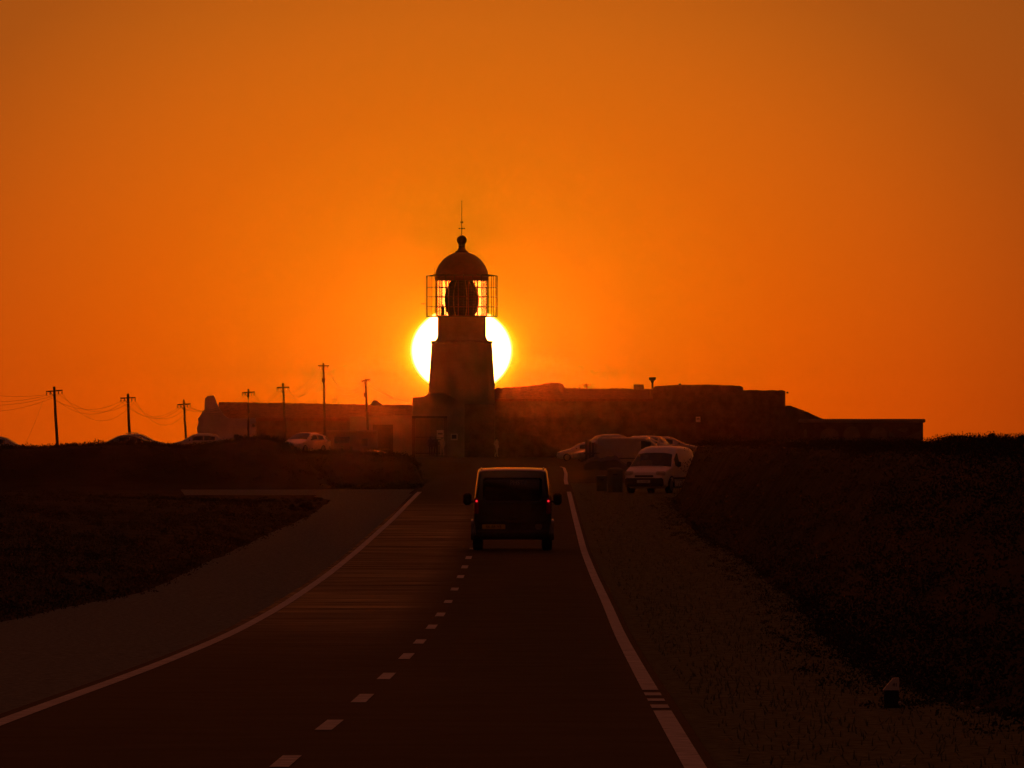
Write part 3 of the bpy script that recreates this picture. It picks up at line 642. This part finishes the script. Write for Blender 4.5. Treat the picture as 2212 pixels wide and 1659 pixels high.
def car(kind, label, px, Yn, rz, body, py_ground=None, group='cars parked by the lighthouse', z=None):
    st = hatch if kind == 'hatch' else sedan
    zg = z if z is not None else float(terrain(PX(px, Yn), Yn)) + .05
    L = st[-1][0]
    t = vehicle('parked_car', label, 'car', (PX(px, Yn), Yn, zg), rz, st, 1.74, .30, body, (3, 5, 6, 9, dict(s0=.12, s1=.62)), (6, 8, 6, 9, dict(s0=.45, s1=.8)),
                [(4, 6, 4, 5, dict(t0=.08, t1=.9, s0=.1, s1=.5)), (5, 7, 4, 5, dict(t0=.08, t1=.9, s0=.56, s1=.8))], (.78, L - .75), .31, group)
    for sd in (1, -1):
        MB().bbox(sd * .62 - .17, sd * .62 + .17, .02, .26, .56, .70, .03).build('headlight', M['lamp_glass'], t, 40)
        MB().bbox(sd * .70 - .10, sd * .70 + .10, L - .14, L - .01, .72, .92, .03).build('tail_light', M['tail'], t, 40)
        MB().bbox(sd * .96 - .09, sd * .96 + .09, 1.45, 1.56, .92, 1.04, .03).build('wing_mirror', M['plastic'], t, 40)
    MB().bbox(-.26, .26, -.03, .03, .38, .49, .01).build('number_plate', M['plate_white'], t)
    return t
PI = math.pi
# --- dark van driving away (its tail towards the viewer)
vY = 262.0; vz = float(zr(vY + 2)) + .005
VL = 4.86
hv_ = thing('driving_van', 'dark van driving away along the road with red tail lights and sunlit roof edge', 'van', (PX(1107, vY), vY + VL, vz + (float(zr(vY)) - vz) * .5), PI)
# in its own frame the nose is at y=0 and the tail at y=VL; rotated by pi the tail faces the viewer
st = [(0, .42, .62, .66, .74), (.08, .30, .84, .90, .88), (.45, .26, 1.02, 1.08, .97), (.85, .25, 1.08, 1.16, 1), (1.55, .25, 1.12, 1.82, 1), (1.95, .25, 1.12, 1.90, 1), (2.9, .25, 1.12, 1.945, 1), (4.0, .25, 1.12, 1.930, .99), (4.5, .25, 1.12, 1.916, .975), (4.74, .25, 1.12, 1.90, .96), (4.82, .26, 1.10, 1.87, .94), (4.86, .30, 1.06, 1.80, .90)]
W = 1.90; TB = .125; SQUARE = True
MB().loft([full(ring(s, W, TB), s[0]) for s in st], True).build('body', M['darkbody'], hv_, 38)
mb = MB()
for sd in (1, -1): mb.loft(patch(st, W, TB, 3, 5, 6, 9, sd, s0=.1, s1=.6), False, False)
mb.build('windscreen', M['autoglass'], hv_, 40)
for a in [(4, 6, 4, 5, dict(t0=.1, t1=.9, s0=.15, s1=.2)), (6, 7, 4, 5, dict(t0=.1, t1=.9, s0=.03, s1=.9))]:
    for sd in (1, -1): MB().loft(patch(st, W, TB, *a[:4], sd, **a[4]), False, False).build('side_window', M['autoglass'], hv_, 40)
yb = VL
rw = MB().bbox(-.70, .70, yb - .01, yb + .012, 1.13, 1.72, .05).build('rear_window', M['autoglass'], hv_, 40)
words('window_lettering', 'PHSTV', .135, M['greyink'], rw, (-.14, yb + .016, 1.60), (PI / 2, 0, PI))
MB().box(-.004, .004, yb + .001, yb + .006, .50, 1.12).build('door_seam', M['plastic'], hv_)
MB().bbox(-.80, .80, yb + .0, yb + .03, .62, .70, .012).build('trim_strip', M['plastic'], hv_)
pl = MB().bbox(.17, .72, yb + .0, yb + .02, .50, .612, .01).build('number_plate', M['plate'], hv_)
words('plate_lettering', '46-86-VE', .10, M['ink'], pl, (.445, yb + .023, .556), (PI / 2, 0, PI))
MB().wheel(0, .02, 0, 0, [(0, .075), (1, .075)], 24)
em = MB().lathe([(.085, 0), (.085, .012), (.055, .016)], 24).build('round_badge', M['greyink'], hv_, 40); em.location = (-.62, yb + .004, .565); em.rotation_euler = (-PI / 2, 0, 0)
MB().bbox(-.86, .86, yb - .12, yb + .075, .29, .49, .04).build('rear_bumper', M['plastic'], hv_, 40)
MB().bbox(-.10, .10, yb, yb + .03, .74, .79, .012).build('door_handle', M['plastic'], hv_, 40)
for sd in (1, -1):
    tl = MB().bbox(sd * .85 - .055, sd * .85 + .055, yb - .05, yb + .014, .86, 1.24, .02).build('tail_light', M['tail'], hv_, 40)
    MB().lathe([(.001, .0), (.018, .006), (.026, .012), (.018, .02)], 16).build('lit_bulb', M['taillit'], tl).matrix_local = Matrix.Translation((sd * .85, yb + .012, 1.165)) @ Matrix.Rotation(-PI / 2, 4, 'X')
    m_ = MB().bbox(sd * 1.08 - .10, sd * 1.08 + .10, 1.32, 1.42, 1.06, 1.34, .05).build('wing_mirror', M['plastic'], hv_, 40)
    MB().tube([(sd * .93, 1.40, 1.14), (sd * 1.0, 1.38, 1.15)], .03, 6).build('mirror_arm', M['plastic'], m_, 40)
    for wy in (.92, 3.95):
        x1 = sd * .945; x0 = sd * .70
        w_ = MB().wheel(x0, x1, wy, .335, [(0, .25), (.05, .32), (.2, .335), (.8, .335), (.95, .32), (1, .22), (.86, .2)], 28).build('wheel', M['rubber'], hv_, 35)
        MB().wheel(x1 - sd * .03, x1 + sd * .003, wy, .335, [(0, .205), (.6, .205), (1, .16), (.8, .06)], 24).build('rim', M['rim'], w_, 35)
        ar = []
        for t in np.linspace(-.25, PI + .25, 17):
            c, s_ = math.cos(t), math.sin(t)
            ar.append([(sd * .90, wy + .40 * c, .335 + .40 * s_), (sd * .985, wy + .385 * c, .335 + .385 * s_), (sd * .985, wy + .345 * c, .335 + .345 * s_), (sd * .90, wy + .345 * c, .335 + .345 * s_)])
        MB().loft(ar, True).build('wheel_arch', M['darkbody'], hv_, 40)
for sd in (1, -1): MB().tube([(sd * .74, 2.0, 1.915), (sd * .74, 3.2, 1.95), (sd * .73, 4.5, 1.925)], .018, 6).build('roof_rail', M['rim'], hv_, 40)
MB().tube([(0.05, 2.05, 1.92), (.05, 2.2, 2.03)], .006, 5).build('aerial', M['plastic'], hv_)
SQUARE = False
# --- white panel van parked on the right verge, nose to the viewer and a little to the left
pY = 393.0; pzg = float(zr(pY + 1)) - .02
small = [(0, .38, .56, .60, .74), (.07, .24, .72, .78, .88), (.40, .20, .86, .91, .96), (.90, .19, .97, 1.03, 1), (1.50, .19, 1.03, 1.53, 1), (1.78, .19, 1.04, 1.70, 1), (2.3, .19, 1.04, 1.80, 1), (3.9, .19, 1.04, 1.78, 1), (4.15, .20, 1.03, 1.73, .985), (4.22, .3, 1.0, 1.62, .95)]
W2, TB2 = 1.70, .20
pv = thing('panel_van', 'white panel van parked on the right verge facing the viewer', 'van', (PX(1391, pY), pY, pzg), math.radians(-17))
rings = [full(ring(s, W2, TB2), s[0]) for s in small]
body = MB(); n = len(rings[0]); body.v = [p for r in rings for p in r]
for i in range(len(rings) - 1):
    for j in range(n):
        k = (j + 1) % n; jj = j if j < 9 else n - 1 - j     # mirrored index
        lo = min(j, n - 1 - j) if j >= 9 else j
        if i == 3 and lo in (6, 7, 8): continue                # windscreen opening
        body.f.append((i * n + j, i * n + k, (i + 1) * n + k, (i + 1) * n + j))
body.f += [tuple(range(n - 1, -1, -1)), tuple(range((len(rings) - 1) * n, len(rings) * n))]
body.build('body', M['whitebody'], pv, 38)
mb = MB()
for sd in (1, -1): mb.loft(patch(small, W2, TB2, 3, 4, 6, 9, sd, off=.001), False, False)
mb.build('windscreen', M['clearglass'], pv, 40)
mb = MB().box(-.66, .66, 1.75, 1.80, .45, 1.62).build('bulkhead', M['plastic'], pv)
for sd in (1, -1):
    MB().loft(patch(small, W2, TB2, 4, 6, 4, 5, sd, t0=.06, t1=.88, s0=-.45, s1=.35), False, False).build('side_window', M['autoglass'], pv, 40)
    MB().bbox(sd * .60 - .17, sd * .60 + .17, .03, .36, .66, .85, .05).build('headlight', M['lamp_glass'], pv, 40)
    MB().bbox(sd * .97 - .09, sd * .97 + .09, 1.28, 1.40, 1.02, 1.22, .04).build('wing_mirror', M['plastic'], pv, 40)
    s_ = MB().bbox(sd * .38 - .24, sd * .38 + .24, 1.52, 1.64, .7, 1.28, .06).build('seat', M['plastic'] if sd > 0 else M['seat_sunlit'], pv, 40)  # one seat coloured pale to stand for sunlight falling on it
    MB().bbox(sd * .38 - .12, sd * .38 + .12, 1.53, 1.61, 1.31, 1.48, .04).build('headrest', M['plastic'] if sd > 0 else M['seat_sunlit'], s_, 40)
    for wy in (.82, 3.5):
        x1 = sd * .84; x0 = sd * .64
        w_ = MB().wheel(x0, x1, wy, .31, [(0, .22), (.05, .30), (.2, .31), (.8, .31), (.95, .30), (1, .21), (.86, .19)], 28).build('wheel', M['rubber'], pv, 35)
        MB().wheel(x1 - sd * .03, x1 + sd * .003, wy, .31, [(0, .195), (.6, .195), (1, .15), (.8, .06)], 24).build('hubcap', M['rim'], w_, 35)
        ar = []
        for t in np.linspace(-.2, PI + .2, 15):
            c, q_ = math.cos(t), math.sin(t)
            ar.append([(sd * .80, wy + .38 * c, .31 + .38 * q_), (sd * .862, wy + .36 * c, .31 + .36 * q_), (sd * .862, wy + .32 * c, .31 + .32 * q_), (sd * .80, wy + .32 * c, .31 + .32 * q_)])
        MB().loft(ar, True).build('wheel_arch', M['plastic'], pv, 40)
    MB().bbox(sd * .853 - .012, sd * .853 + .012, 1.1, 3.2, .55, .62, .008).build('side_moulding', M['plastic'], pv)
    MB().bbox(sd * .853 - .015, sd * .853 + .015, 2.30, 2.44, .84, .88, .01).build('door_handle', M['plastic'], pv)
MB().bbox(-.74, .74, -.05, .16, .26, .60, .06).build('front_bumper', M['plastic'], pv, 40)
MB().bbox(-.36, .36, -.02, .09, .62, .70, .02).build('grille', M['plastic'], pv, 40)
plv = MB().bbox(-.26, .26, -.065, -.051, .40, .51, .006).build('number_plate', M['plate_white'], pv)
words('plate_lettering', '72-14-QR', .085, M['ink'], plv, (0, -.068, .455), (PI / 2, 0, 0))
MB().tube([(.0, 1.95, 1.80), (.0, 2.1, 2.0)], .008, 5).build('aerial', M['plastic'], pv)
for k in (-1, 1): MB().tube([(k * .08, .95, 1.075), (k * .08 + .5, 1.02, 1.10)], .01, 5).build('wiper', M['plastic'], pv)
pv.scale = (.95, .95, .93)
# --- long white van side-on behind it
zg = PZ(1012, 700)
lv = vehicle('long_van', 'long white van seen side-on behind the parked panel van', 'van', (PX(1456, 700), 700, zg), -PI / 2 - PI + PI / 2 + math.radians(-90), bigvan, 1.92, .10, M['creambody'], (3, 5, 6, 9, dict(s0=.1, s1=.6)), None,
             [(4, 6, 4, 5, dict(t0=.1, t1=.9, s0=-.2, s1=.12))], (.9, 3.85), .33)
lv.rotation_euler.z = PI / 2
for sd in (1, -1):
    MB().bbox(sd * .66 - .18, sd * .66 + .18, .03, .28, .70, .88, .04).build('headlight', M['lamp_glass'], lv, 40)
    MB().bbox(sd * .965 - .01, sd * .965 + .01, 2.0, 4.6, .60, .68, .008).build('side_moulding', M['plastic'], lv)
    MB().bbox(sd * .80 - .05, sd * .80 + .05, 4.80, 4.88, .9, 1.3, .02).build('tail_light', M['tail'], lv, 40)
# --- parked cars
car('hatch', 'white hatchback pointing left at the end of the right-hand parking row', 1203, 852, -PI / 2, M['whitebody'])
car('hatch', 'silver car with only its bonnet showing beside the stacked barriers', 1243, 838, -PI / 2 + .35, M['silver'])
car('sedan', 'grey saloon behind the white hatchback, windscreen edge glinting', 1212, 905, -PI / 2 + .1, M['greybody'])
car('hatch', 'silver car whose roof shows above the long white van, left one', 1322, 790, -PI / 2 - .2, M['silver'], z=2.72)
car('hatch', 'silver car with bright bonnet above the middle of the long white van', 1395, 775, PI * .5 + .3, M['silver'], z=2.78)
car('sedan', 'white saloon whose roof curves down above the long van windscreen', 1462, 780, PI / 2 + .05, M['whitebody'], z=2.72)
car('sedan', 'long pale saloon farthest right of the roofs above the panel van', 1512, 800, PI / 2, M['silver'], z=2.72)
car('hatch', 'dark car just showing over the scrub below the plaque wall', 1790, 815, PI / 2 + .2, M['greybody'], z=2.42)
car('hatch', 'silver car at the far left picture edge, only its roof showing', 68, 760, PI / 2 - .1, M['silver'], z=2.60)
car('sedan', 'grey saloon behind the mound with an object on its roof', 196, 800, -PI / 2 + .12, M['greybody'], z=2.86)
car('sedan', 'silver saloon sloping down to the right of the short pole', 368, 815, PI / 2 - .08, M['silver'], z=2.97)
car('hatch', 'pale car with rounded nose in front of the gable end', 366, 840, -PI / 2 + .05, M['silver'], z=3.02)
car('hatch', 'white hatchback beside the tallest utility pole', 626, 800, -PI / 2 + 1.05, M['whitebody'], z=2.98)
car('sedan', 'white saloon behind the hatchback at the tallest pole, roof glinting', 664, 850, -PI / 2 + 1.35, M['whitebody'], z=3.0)
car('hatch', 'dark red car half hidden by the hedge before the gatehouse', 888, 700, PI / 2 - .1, M['redbody'], z=1.55)
sb = thing('surfboard', 'small board strapped on top of the grey saloon behind the mound', 'surfboard', (PX(283, 800.5), 800.5, 2.86 + 1.50))
pts = []
for i in range(13):
    t = i / 12; w_ = .24 * math.sin(PI * min(1, t * .9 + .08)) ** .6; x_ = -.42 + t * .95; zq = .14 * (1 - (2 * t - 1) ** 2) * .5 + .04 * t
    pts.append([(x_, -w_, zq), (x_, 0, zq - .035), (x_, w_, zq), (x_, 0, zq + .035)])
MB().loft(pts, True).build('board', M['greybody'], sb, 50)
MB().tube([(-.2, 0, -.06), (-.2, 0, .03)], .02, 6).tube([(.25, 0, -.06), (.25, 0, .05)], .02, 6).build('roof_rack', M['iron'], sb)
# --- food trailer by the left building
tx_ = PX(760, 930); tz = PZ(978, 930)
ft = thing('food_trailer', 'pale box trailer with a dark serving hatch between the two right-hand poles', 'trailer', (tx_, 930, tz))
hw = 55 * 930 / F; hh = (978 - 929) * 930 / F
MB().bbox(-hw, hw, 0, 2.2, .35, hh, .06).build('body', M['offwhite'], ft, 40)
MB().bbox(-hw * .68, -hw * .1, -.03, .02, hh * .44, hh * .70, .015).build('serving_hatch', M['autoglass'], ft)
MB().box(hw * .38, hw * .62, -.02, -.002, hh * .3, hh * .62).build('vent_panel', M['plastic'], ft)
MB().bbox(-hw * .99, hw * .99, -.5, 0, hh * .93, hh * .99, .02).build('awning', M['offwhite'], ft, 40)
for xx in (-.9, -.15): 
    for yy in (.1, 2.0): MB().wheel(0, .18, yy, .3, [(0, .2), (.1, .29), (.5, .3), (.9, .29), (1, .2)], 20).build('wheel', M['rubber'], ft, 35).location.x = xx
MB().tube([(hw, 1.1, .45), (hw + 1.1, 1.1, .40)], .04, 6).build('drawbar', M['iron'], ft)
# --- bins and stacked barriers on the right
def bin_(label, px, Y, py_t, py_b, hw_px):
    zt, zb = PZ(py_t, Y), PZ(py_b, Y); r = hw_px * Y / F; h = zt - zb
    t = thing('waste_bin', label, 'bin', (PX(px, Y), Y, zb), 0, 'round bins on the right verge')
    MB().lathe([(r * .90, 0), (r * .93, .03), (r * .98, h * .5), (r, h * .84), (r * 1.03, h * .845), (r * 1.03, h * .88)], 28).build('drum', M['bin'], t, 35)
    MB().lathe([(r * 1.05, h * .883), (r * 1.05, h * .90), (r * .95, h * .95), (r * .6, h * .99), (r * .1, h)], 28).build('lid', M['bin'], t, 35)
    MB().bbox(-r * .3, r * .3, -r * 1.03 - .05, -r * .93, h * .70, h * .76, .012).build('handle', M['plastic'], t)
    return t
bin_('green round-lidded bin standing left of the parked panel van', 1329, 398, 1010, 1066, 17)
bin_('lower green bin half behind the round-lidded one', 1300, 402, 1026, 1063, 12)
sbk = thing('covered_stack', 'dark tarpaulin covered heap in front of the long white van', 'heap', (PX(1308, 640), 640, float(terrain(PX(1308, 640), 640))))
Y = 640.; k = Y / F; h0 = PZ(985, Y) - float(terrain(PX(1308, 640), 640))
hp = []
for i in range(15):
    t = i / 14; xx = (-46 + 92 * t) * k; hh = h0 * (math.sin(PI * (.08 + .86 * t)) ** .5) * (1 + .14 * math.sin(t * 11) + .06 * math.sin(t * 27))
    hp.append([(xx, -.9 * 1.0, -.3), (xx, -.75, hh * .7), (xx, -.3, hh * .98), (xx, .3, hh), (xx, .8, hh * .7), (xx, .95, -.3)])
MB().loft(hp, True).build('tarpaulin', M['tarp'], sbk, 50)
ba = thing('barrier_stack', 'stacked dark barrier panels standing between the white hatchback and long van', 'barriers', (PX(1275, 690), 690, float(terrain(PX(1275, 690), 690))))
for i in range(4):
    xx = (-11 + 7 * i) * 690 / F
    MB().bbox(xx, xx + .17, -.3 + i * .1, -.24 + i * .1, .0, PZ(950 + i * 3, 690) - ba.location.z, .02).build('panel', M['concrete'] if i == 3 else M['iron'], ba)
MB().box(-.4, .55, -.32, -.305, .9, .98).build('rail', M['iron'], ba)

# ------------------------------------------------------------------ people (tiny figures by the gate)
def person(label, px, Y, py_feet, h, rz, stride, arm, mcl):
    t = thing('person', label, 'person', (PX(px, Y), Y, PZ(py_feet, Y)), rz, 'people by the gate')
    s = h / 1.75
    P = {'pel': (0, 0, .95), 'sp': (0, .01, 1.15), 'ch': (0, .02, 1.34), 'nk': (0, .01, 1.50), 'hd': (0, -.01, 1.60), 'tp': (0, -.005, 1.72),
         'hl': (-.10, 0, .90), 'kl': (-.11, -stride * .5, .50), 'al': (-.12, -stride * .75 + .06, .09), 'tl': (-.12, -stride * .75 - .12, .04),
         'hr': (.10, 0, .90), 'kr': (.11, stride * .3, .50), 'ar': (.12, stride + .06, .09), 'tr': (.12, stride - .1, .04),
         'sl': (-.19, .02, 1.42), 'el': (-.25, .05 + arm * .2, 1.15), 'wl': (-.25, -.05 - arm * .6, .92 + arm * .25), 'ml': (-.25, -.09 - arm * .7, .84 + arm * .3),
         'sr': (.19, .02, 1.42), 'er': (.25, .06, 1.14), 'wr': (.24, -.04, .90), 'mr': (.235, -.07, .82)}
    ks = list(P); E = [('pel', 'sp'), ('sp', 'ch'), ('ch', 'nk'), ('nk', 'hd'), ('hd', 'tp'), ('pel', 'hl'), ('hl', 'kl'), ('kl', 'al'), ('al', 'tl'), ('pel', 'hr'), ('hr', 'kr'), ('kr', 'ar'), ('ar', 'tr'),
                       ('ch', 'sl'), ('sl', 'el'), ('el', 'wl'), ('wl', 'ml'), ('ch', 'sr'), ('sr', 'er'), ('er', 'wr'), ('wr', 'mr')]
    Rr = dict(pel=.14, sp=.125, ch=.15, nk=.055, hd=.085, tp=.07, hl=.10, hr=.10, kl=.065, kr=.065, al=.045, ar=.045, tl=.035, tr=.035, sl=.07, sr=.07, el=.045, er=.045, wl=.035, wr=.035, ml=.03, mr=.03)
    me = bpy.data.meshes.new('body'); me.from_pydata([tuple(c * s for c in P[q]) for q in ks], [(ks.index(a), ks.index(b)) for a, b in E], [])
    me.materials.append(mcl)
    o = bpy.data.objects.new('body', me); C.objects.link(o); o.parent = t
    md = o.modifiers.new('skin', 'SKIN'); md.use_smooth_shade = True
    for v, q in zip(me.skin_vertices[0].data, ks): v.radius = (Rr[q] * s, Rr[q] * s); v.use_root = (q == 'pel')
    o.modifiers.new('sub', 'SUBSURF').levels = 1
    MB().lathe([(.075 * s, 1.62 * s), (.098 * s, 1.66 * s), (.095 * s, 1.71 * s), (.06 * s, 1.76 * s), (.01 * s, 1.775 * s)], 14).build('hair', M['hair'], t, 50)
    return t
person('person in dark clothes at the left of the group by the iron gate', 930, 992, 984, 1.70, .3, .05, .1, M['cloth_dark'])
person('person in dark red clothes in the middle of the gate group', 941, 990, 985, 1.78, 2.6, .08, .4, M['cloth_dark'])
person('shorter person in pale top at the right of the gate group', 955, 993, 984, 1.62, -.5, .12, .2, M['cloth_pale'])
person('person in pale clothes walking alone right of the tower foot', 1073, 985, 987, 1.70, .9, .28, .3, M['cloth_pale'])

# ------------------------------------------------------------------ kilometre marker and loose stones
kY = 97.0; kx = PX(1926, kY); kz = float(terrain(kx, kY)); kb = PZ(1508, kY)
km = thing('distance_marker', 'small white distance marker with slanted edge on black base by the right verge', 'marker', (kx, kY, kb))
kk = kY / F
MB().bbox(-16.5 * kk, 15.5 * kk, -.03, .08, min(0, kz - kb) - .03, 17 * kk, .005).build('base', M['plastic'], km)
tp_ = MB().prism([(-19 * kk, 17.1 * kk), (16 * kk, 17.1 * kk), (16 * kk, 43.5 * kk), (3.5 * kk, 43.5 * kk)], -.035, .085).build('cap', M['signwhite'], km)
words('marker_number', '41', 11 * kk, M['ink'], tp_, (7 * kk, -.038, 29 * kk), (PI / 2, 0, 0))
def stone(px, py, Y, r, label):
    n = 9; mb = MB(); rg = []
    for i in range(6):
        t = i / 5; rg.append([(r * math.sin(PI * (.08 + .84 * t)) * math.cos(2 * PI * k / n) * random.uniform(.75, 1.15), r * math.sin(PI * (.08 + .84 * t)) * math.sin(2 * PI * k / n) * random.uniform(.75, 1.15), -r * .7 * math.cos(PI * t)) for k in range(n)])
    o = mb.loft(rg, True).build('stone', M['stonepale']); o.location = (PX(px, Y), Y, PZ(py, Y)); tag(o, label, 'stone', 'loose stones beside the road')
stone(2112, 1530, 93.0, .020, 'small pale stone at the scrub edge right of the distance marker')
stone(2078, 1520, 95.5, .016, 'flat pale stone nearest the distance marker')
stone(1952, 1656, 74.5, .014, 'tiny pale stone at the bottom picture edge of the right verge')
stone(1944, 1518, 95.8, .018, 'dull stone lying against the distance marker base')

# ------------------------------------------------------------------ scrub
def leaf_cloud(centres, radii, n_leaf, size, flat=.75):
    """small leaf quads filling low domes; returns verts, faces arrays"""
    k = len(centres); N = k * n_leaf
    c = np.repeat(centres, n_leaf, 0); r = np.repeat(radii, n_leaf); sz = np.repeat(size, n_leaf) if np.ndim(size) else np.full(N, size)
    d = RNG.normal(0, 1, (N, 3)); d /= np.linalg.norm(d, axis=1, keepdims=True); d[:, 2] = np.abs(d[:, 2])
    rad = RNG.uniform(.35, 1.05, N) ** .6
    p = c + d * (r * rad)[:, None] * np.array([1, 1, flat])
    u = RNG.normal(0, 1, (N, 3)); u /= np.linalg.norm(u, axis=1, keepdims=True); w = RNG.normal(0, 1, (N, 3)); w = np.cross(u, w); w /= np.linalg.norm(w, axis=1, keepdims=True)
    s = sz * RNG.uniform(.6, 1.4, N)
    a = u * s[:, None]; b = w * (s * .45)[:, None]
    v = np.stack([p - a, p + b, p + a, p - b], 1).reshape(-1, 3)
    f = np.arange(N * 4).reshape(N, 4)
    return v, f
def arr_mesh(name, v, f, m):
    me = bpy.data.meshes.new(name); me.vertices.add(len(v)); me.vertices.foreach_set('co', v.astype(np.float32).ravel())
    me.loops.add(f.size); me.loops.foreach_set('vertex_index', f.astype(np.int32).ravel()); me.polygons.add(len(f))
    me.polygons.foreach_set('loop_start', (np.arange(len(f)) * 4).astype(np.int32)); me.update(calc_edges=True); me.materials.append(m)
    o = bpy.data.objects.new(name, me); C.objects.link(o); return o
def scatter(n, ylo, yhi, fx, hmin, hmax):
    Y = RNG.uniform(ylo ** .5, yhi ** .5, n) ** 2; X = fx(Y, RNG.uniform(0, 1, n)); ok = np.isfinite(X); X, Y = X[ok], Y[ok]
    return np.stack([X, Y, terrain(X, Y) - .02], -1), RNG.uniform(hmin, hmax, len(X)) * (.75 + .5 * np.clip(lump(X, Y, .9) + .5, 0, 1))
sets = []
# left foreground scrub
c, r = scatter(3600, 100, 392, lambda Y, t: lx(Y) - left_edge(Y) - .25 - t ** 1.3 * (Y * .046 - 2.0).clip(4, 14), .16, .38); r = r * (1 - .65 * sm(c[:, 1], 325, 365)); ok = c[:, 1] < 384; sets.append((c[ok], r[ok], 34, .023))
# left mound and hedge bank
c, r = scatter(2600, 410, 470, lambda Y, t: -22.5 + t * 19.0, .14, .34); ok = (c[:, 0] / c[:, 1] * F + CX < 905); sets.append((c[ok], r[ok], 34, .034))
v, f = [], []; o_ = 0
for c, r, n, s in sets:
    a, b = leaf_cloud(c, r, n, s); v.append(a); f.append(b + o_); o_ += len(a)
tag(arr_mesh('scrub', np.concatenate(v), np.concatenate(f), M['scrub']), kind='stuff', label='low dark scrub covering the rise left of the road')
sets = []
U0f = lambda Y: np.interp(Y, [a for a, c in U0], [c for a, c in U0])
c, r = scatter(5200, 86, 392, lambda Y, t: rx(Y) + np.minimum(U0f(Y), 4.6) + .1 + t ** 1.2 * (Y * .047 - 2).clip(4, 16), .18, .42); sets.append((c, r, 34, .023))
c, r = scatter(900, 86, 380, lambda Y, t: rx(Y) + np.minimum(U0f(Y), 4.6) + .15 - t ** 2 * .9, .08, .2); sets.append((c, r, 22, .02))
v, f = [], []; o_ = 0
for c, r, n, s in sets:
    a, b = leaf_cloud(c, r, n, s); v.append(a); f.append(b + o_); o_ += len(a)
tag(arr_mesh('scrub', np.concatenate(v), np.concatenate(f), M['scrub']), kind='stuff', label='low dark scrub covering the bank right of the road')
# dry grass tufts on the verge
Y = RNG.uniform(8.5, 20, 5200) ** 2; X = rx(Y) + .35 + RNG.uniform(0, 1, 5200) * 3.0
n = len(X); hgt = RNG.uniform(.02, .07, n); dx = RNG.normal(0, .02, n); z = zr(Y) - .014
w_ = .006
v = np.stack([np.stack([X - w_, Y, z], -1), np.stack([X + w_, Y, z], -1), np.stack([X + dx + w_ * .3, Y, z + hgt], -1), np.stack([X + dx - w_ * .3, Y, z + hgt], -1)], 1).reshape(-1, 3)
tag(arr_mesh('dry_grass', v, np.arange(n * 4).reshape(n, 4), M['grass']), kind='stuff', label='short dry grass on the right verge')
# single bushes one can tell apart
def bush(label, px, Y, py_top, wpx, n=260, zoff=0.0):
    x = PX(px, Y); zb = float(terrain(x, Y)); h = max(PZ(py_top, Y) - zb, .2); w = wpx * Y / F / 2
    t = thing('bush', label, 'bush', (x, Y, zb))
    cs = np.stack([RNG.normal(0, w * .35, 14), RNG.normal(0, w * .3, 14), RNG.uniform(.15, .62, 14) * h], -1)
    v, f = leaf_cloud(cs, RNG.uniform(.22, .42, 14) * min(w, h) * 1.2, n // 8, .04)
    v[:, 2] = np.clip(v[:, 2], -.05, h)
    o = arr_mesh('foliage', v, f, M['scrub']); o.parent = t
    sb_ = MB()
    for q in range(5): sb_.tube([(0, 0, -.1), tuple(cs[q] * .5), tuple(cs[q])], [.03, .02, .008], 5)
    sb_.build('stems', M['stem'], t)
bush('rounded bush at the tip of the left scrub by the dirt track', 655, 341, 1086, 62, 520)
bush('small pointed bush on the right skyline', 2143, 352, 930, 26, 200)
bush('taller bush cut by the right picture edge', 2216, 345, 928, 34, 300)
bush('broad low bush on the skyline right of the painted wall', 2070, 356, 942, 110, 520)
bush('spiky low bush on the mound left of the pole above it', 515, 418, 936, 26, 240)
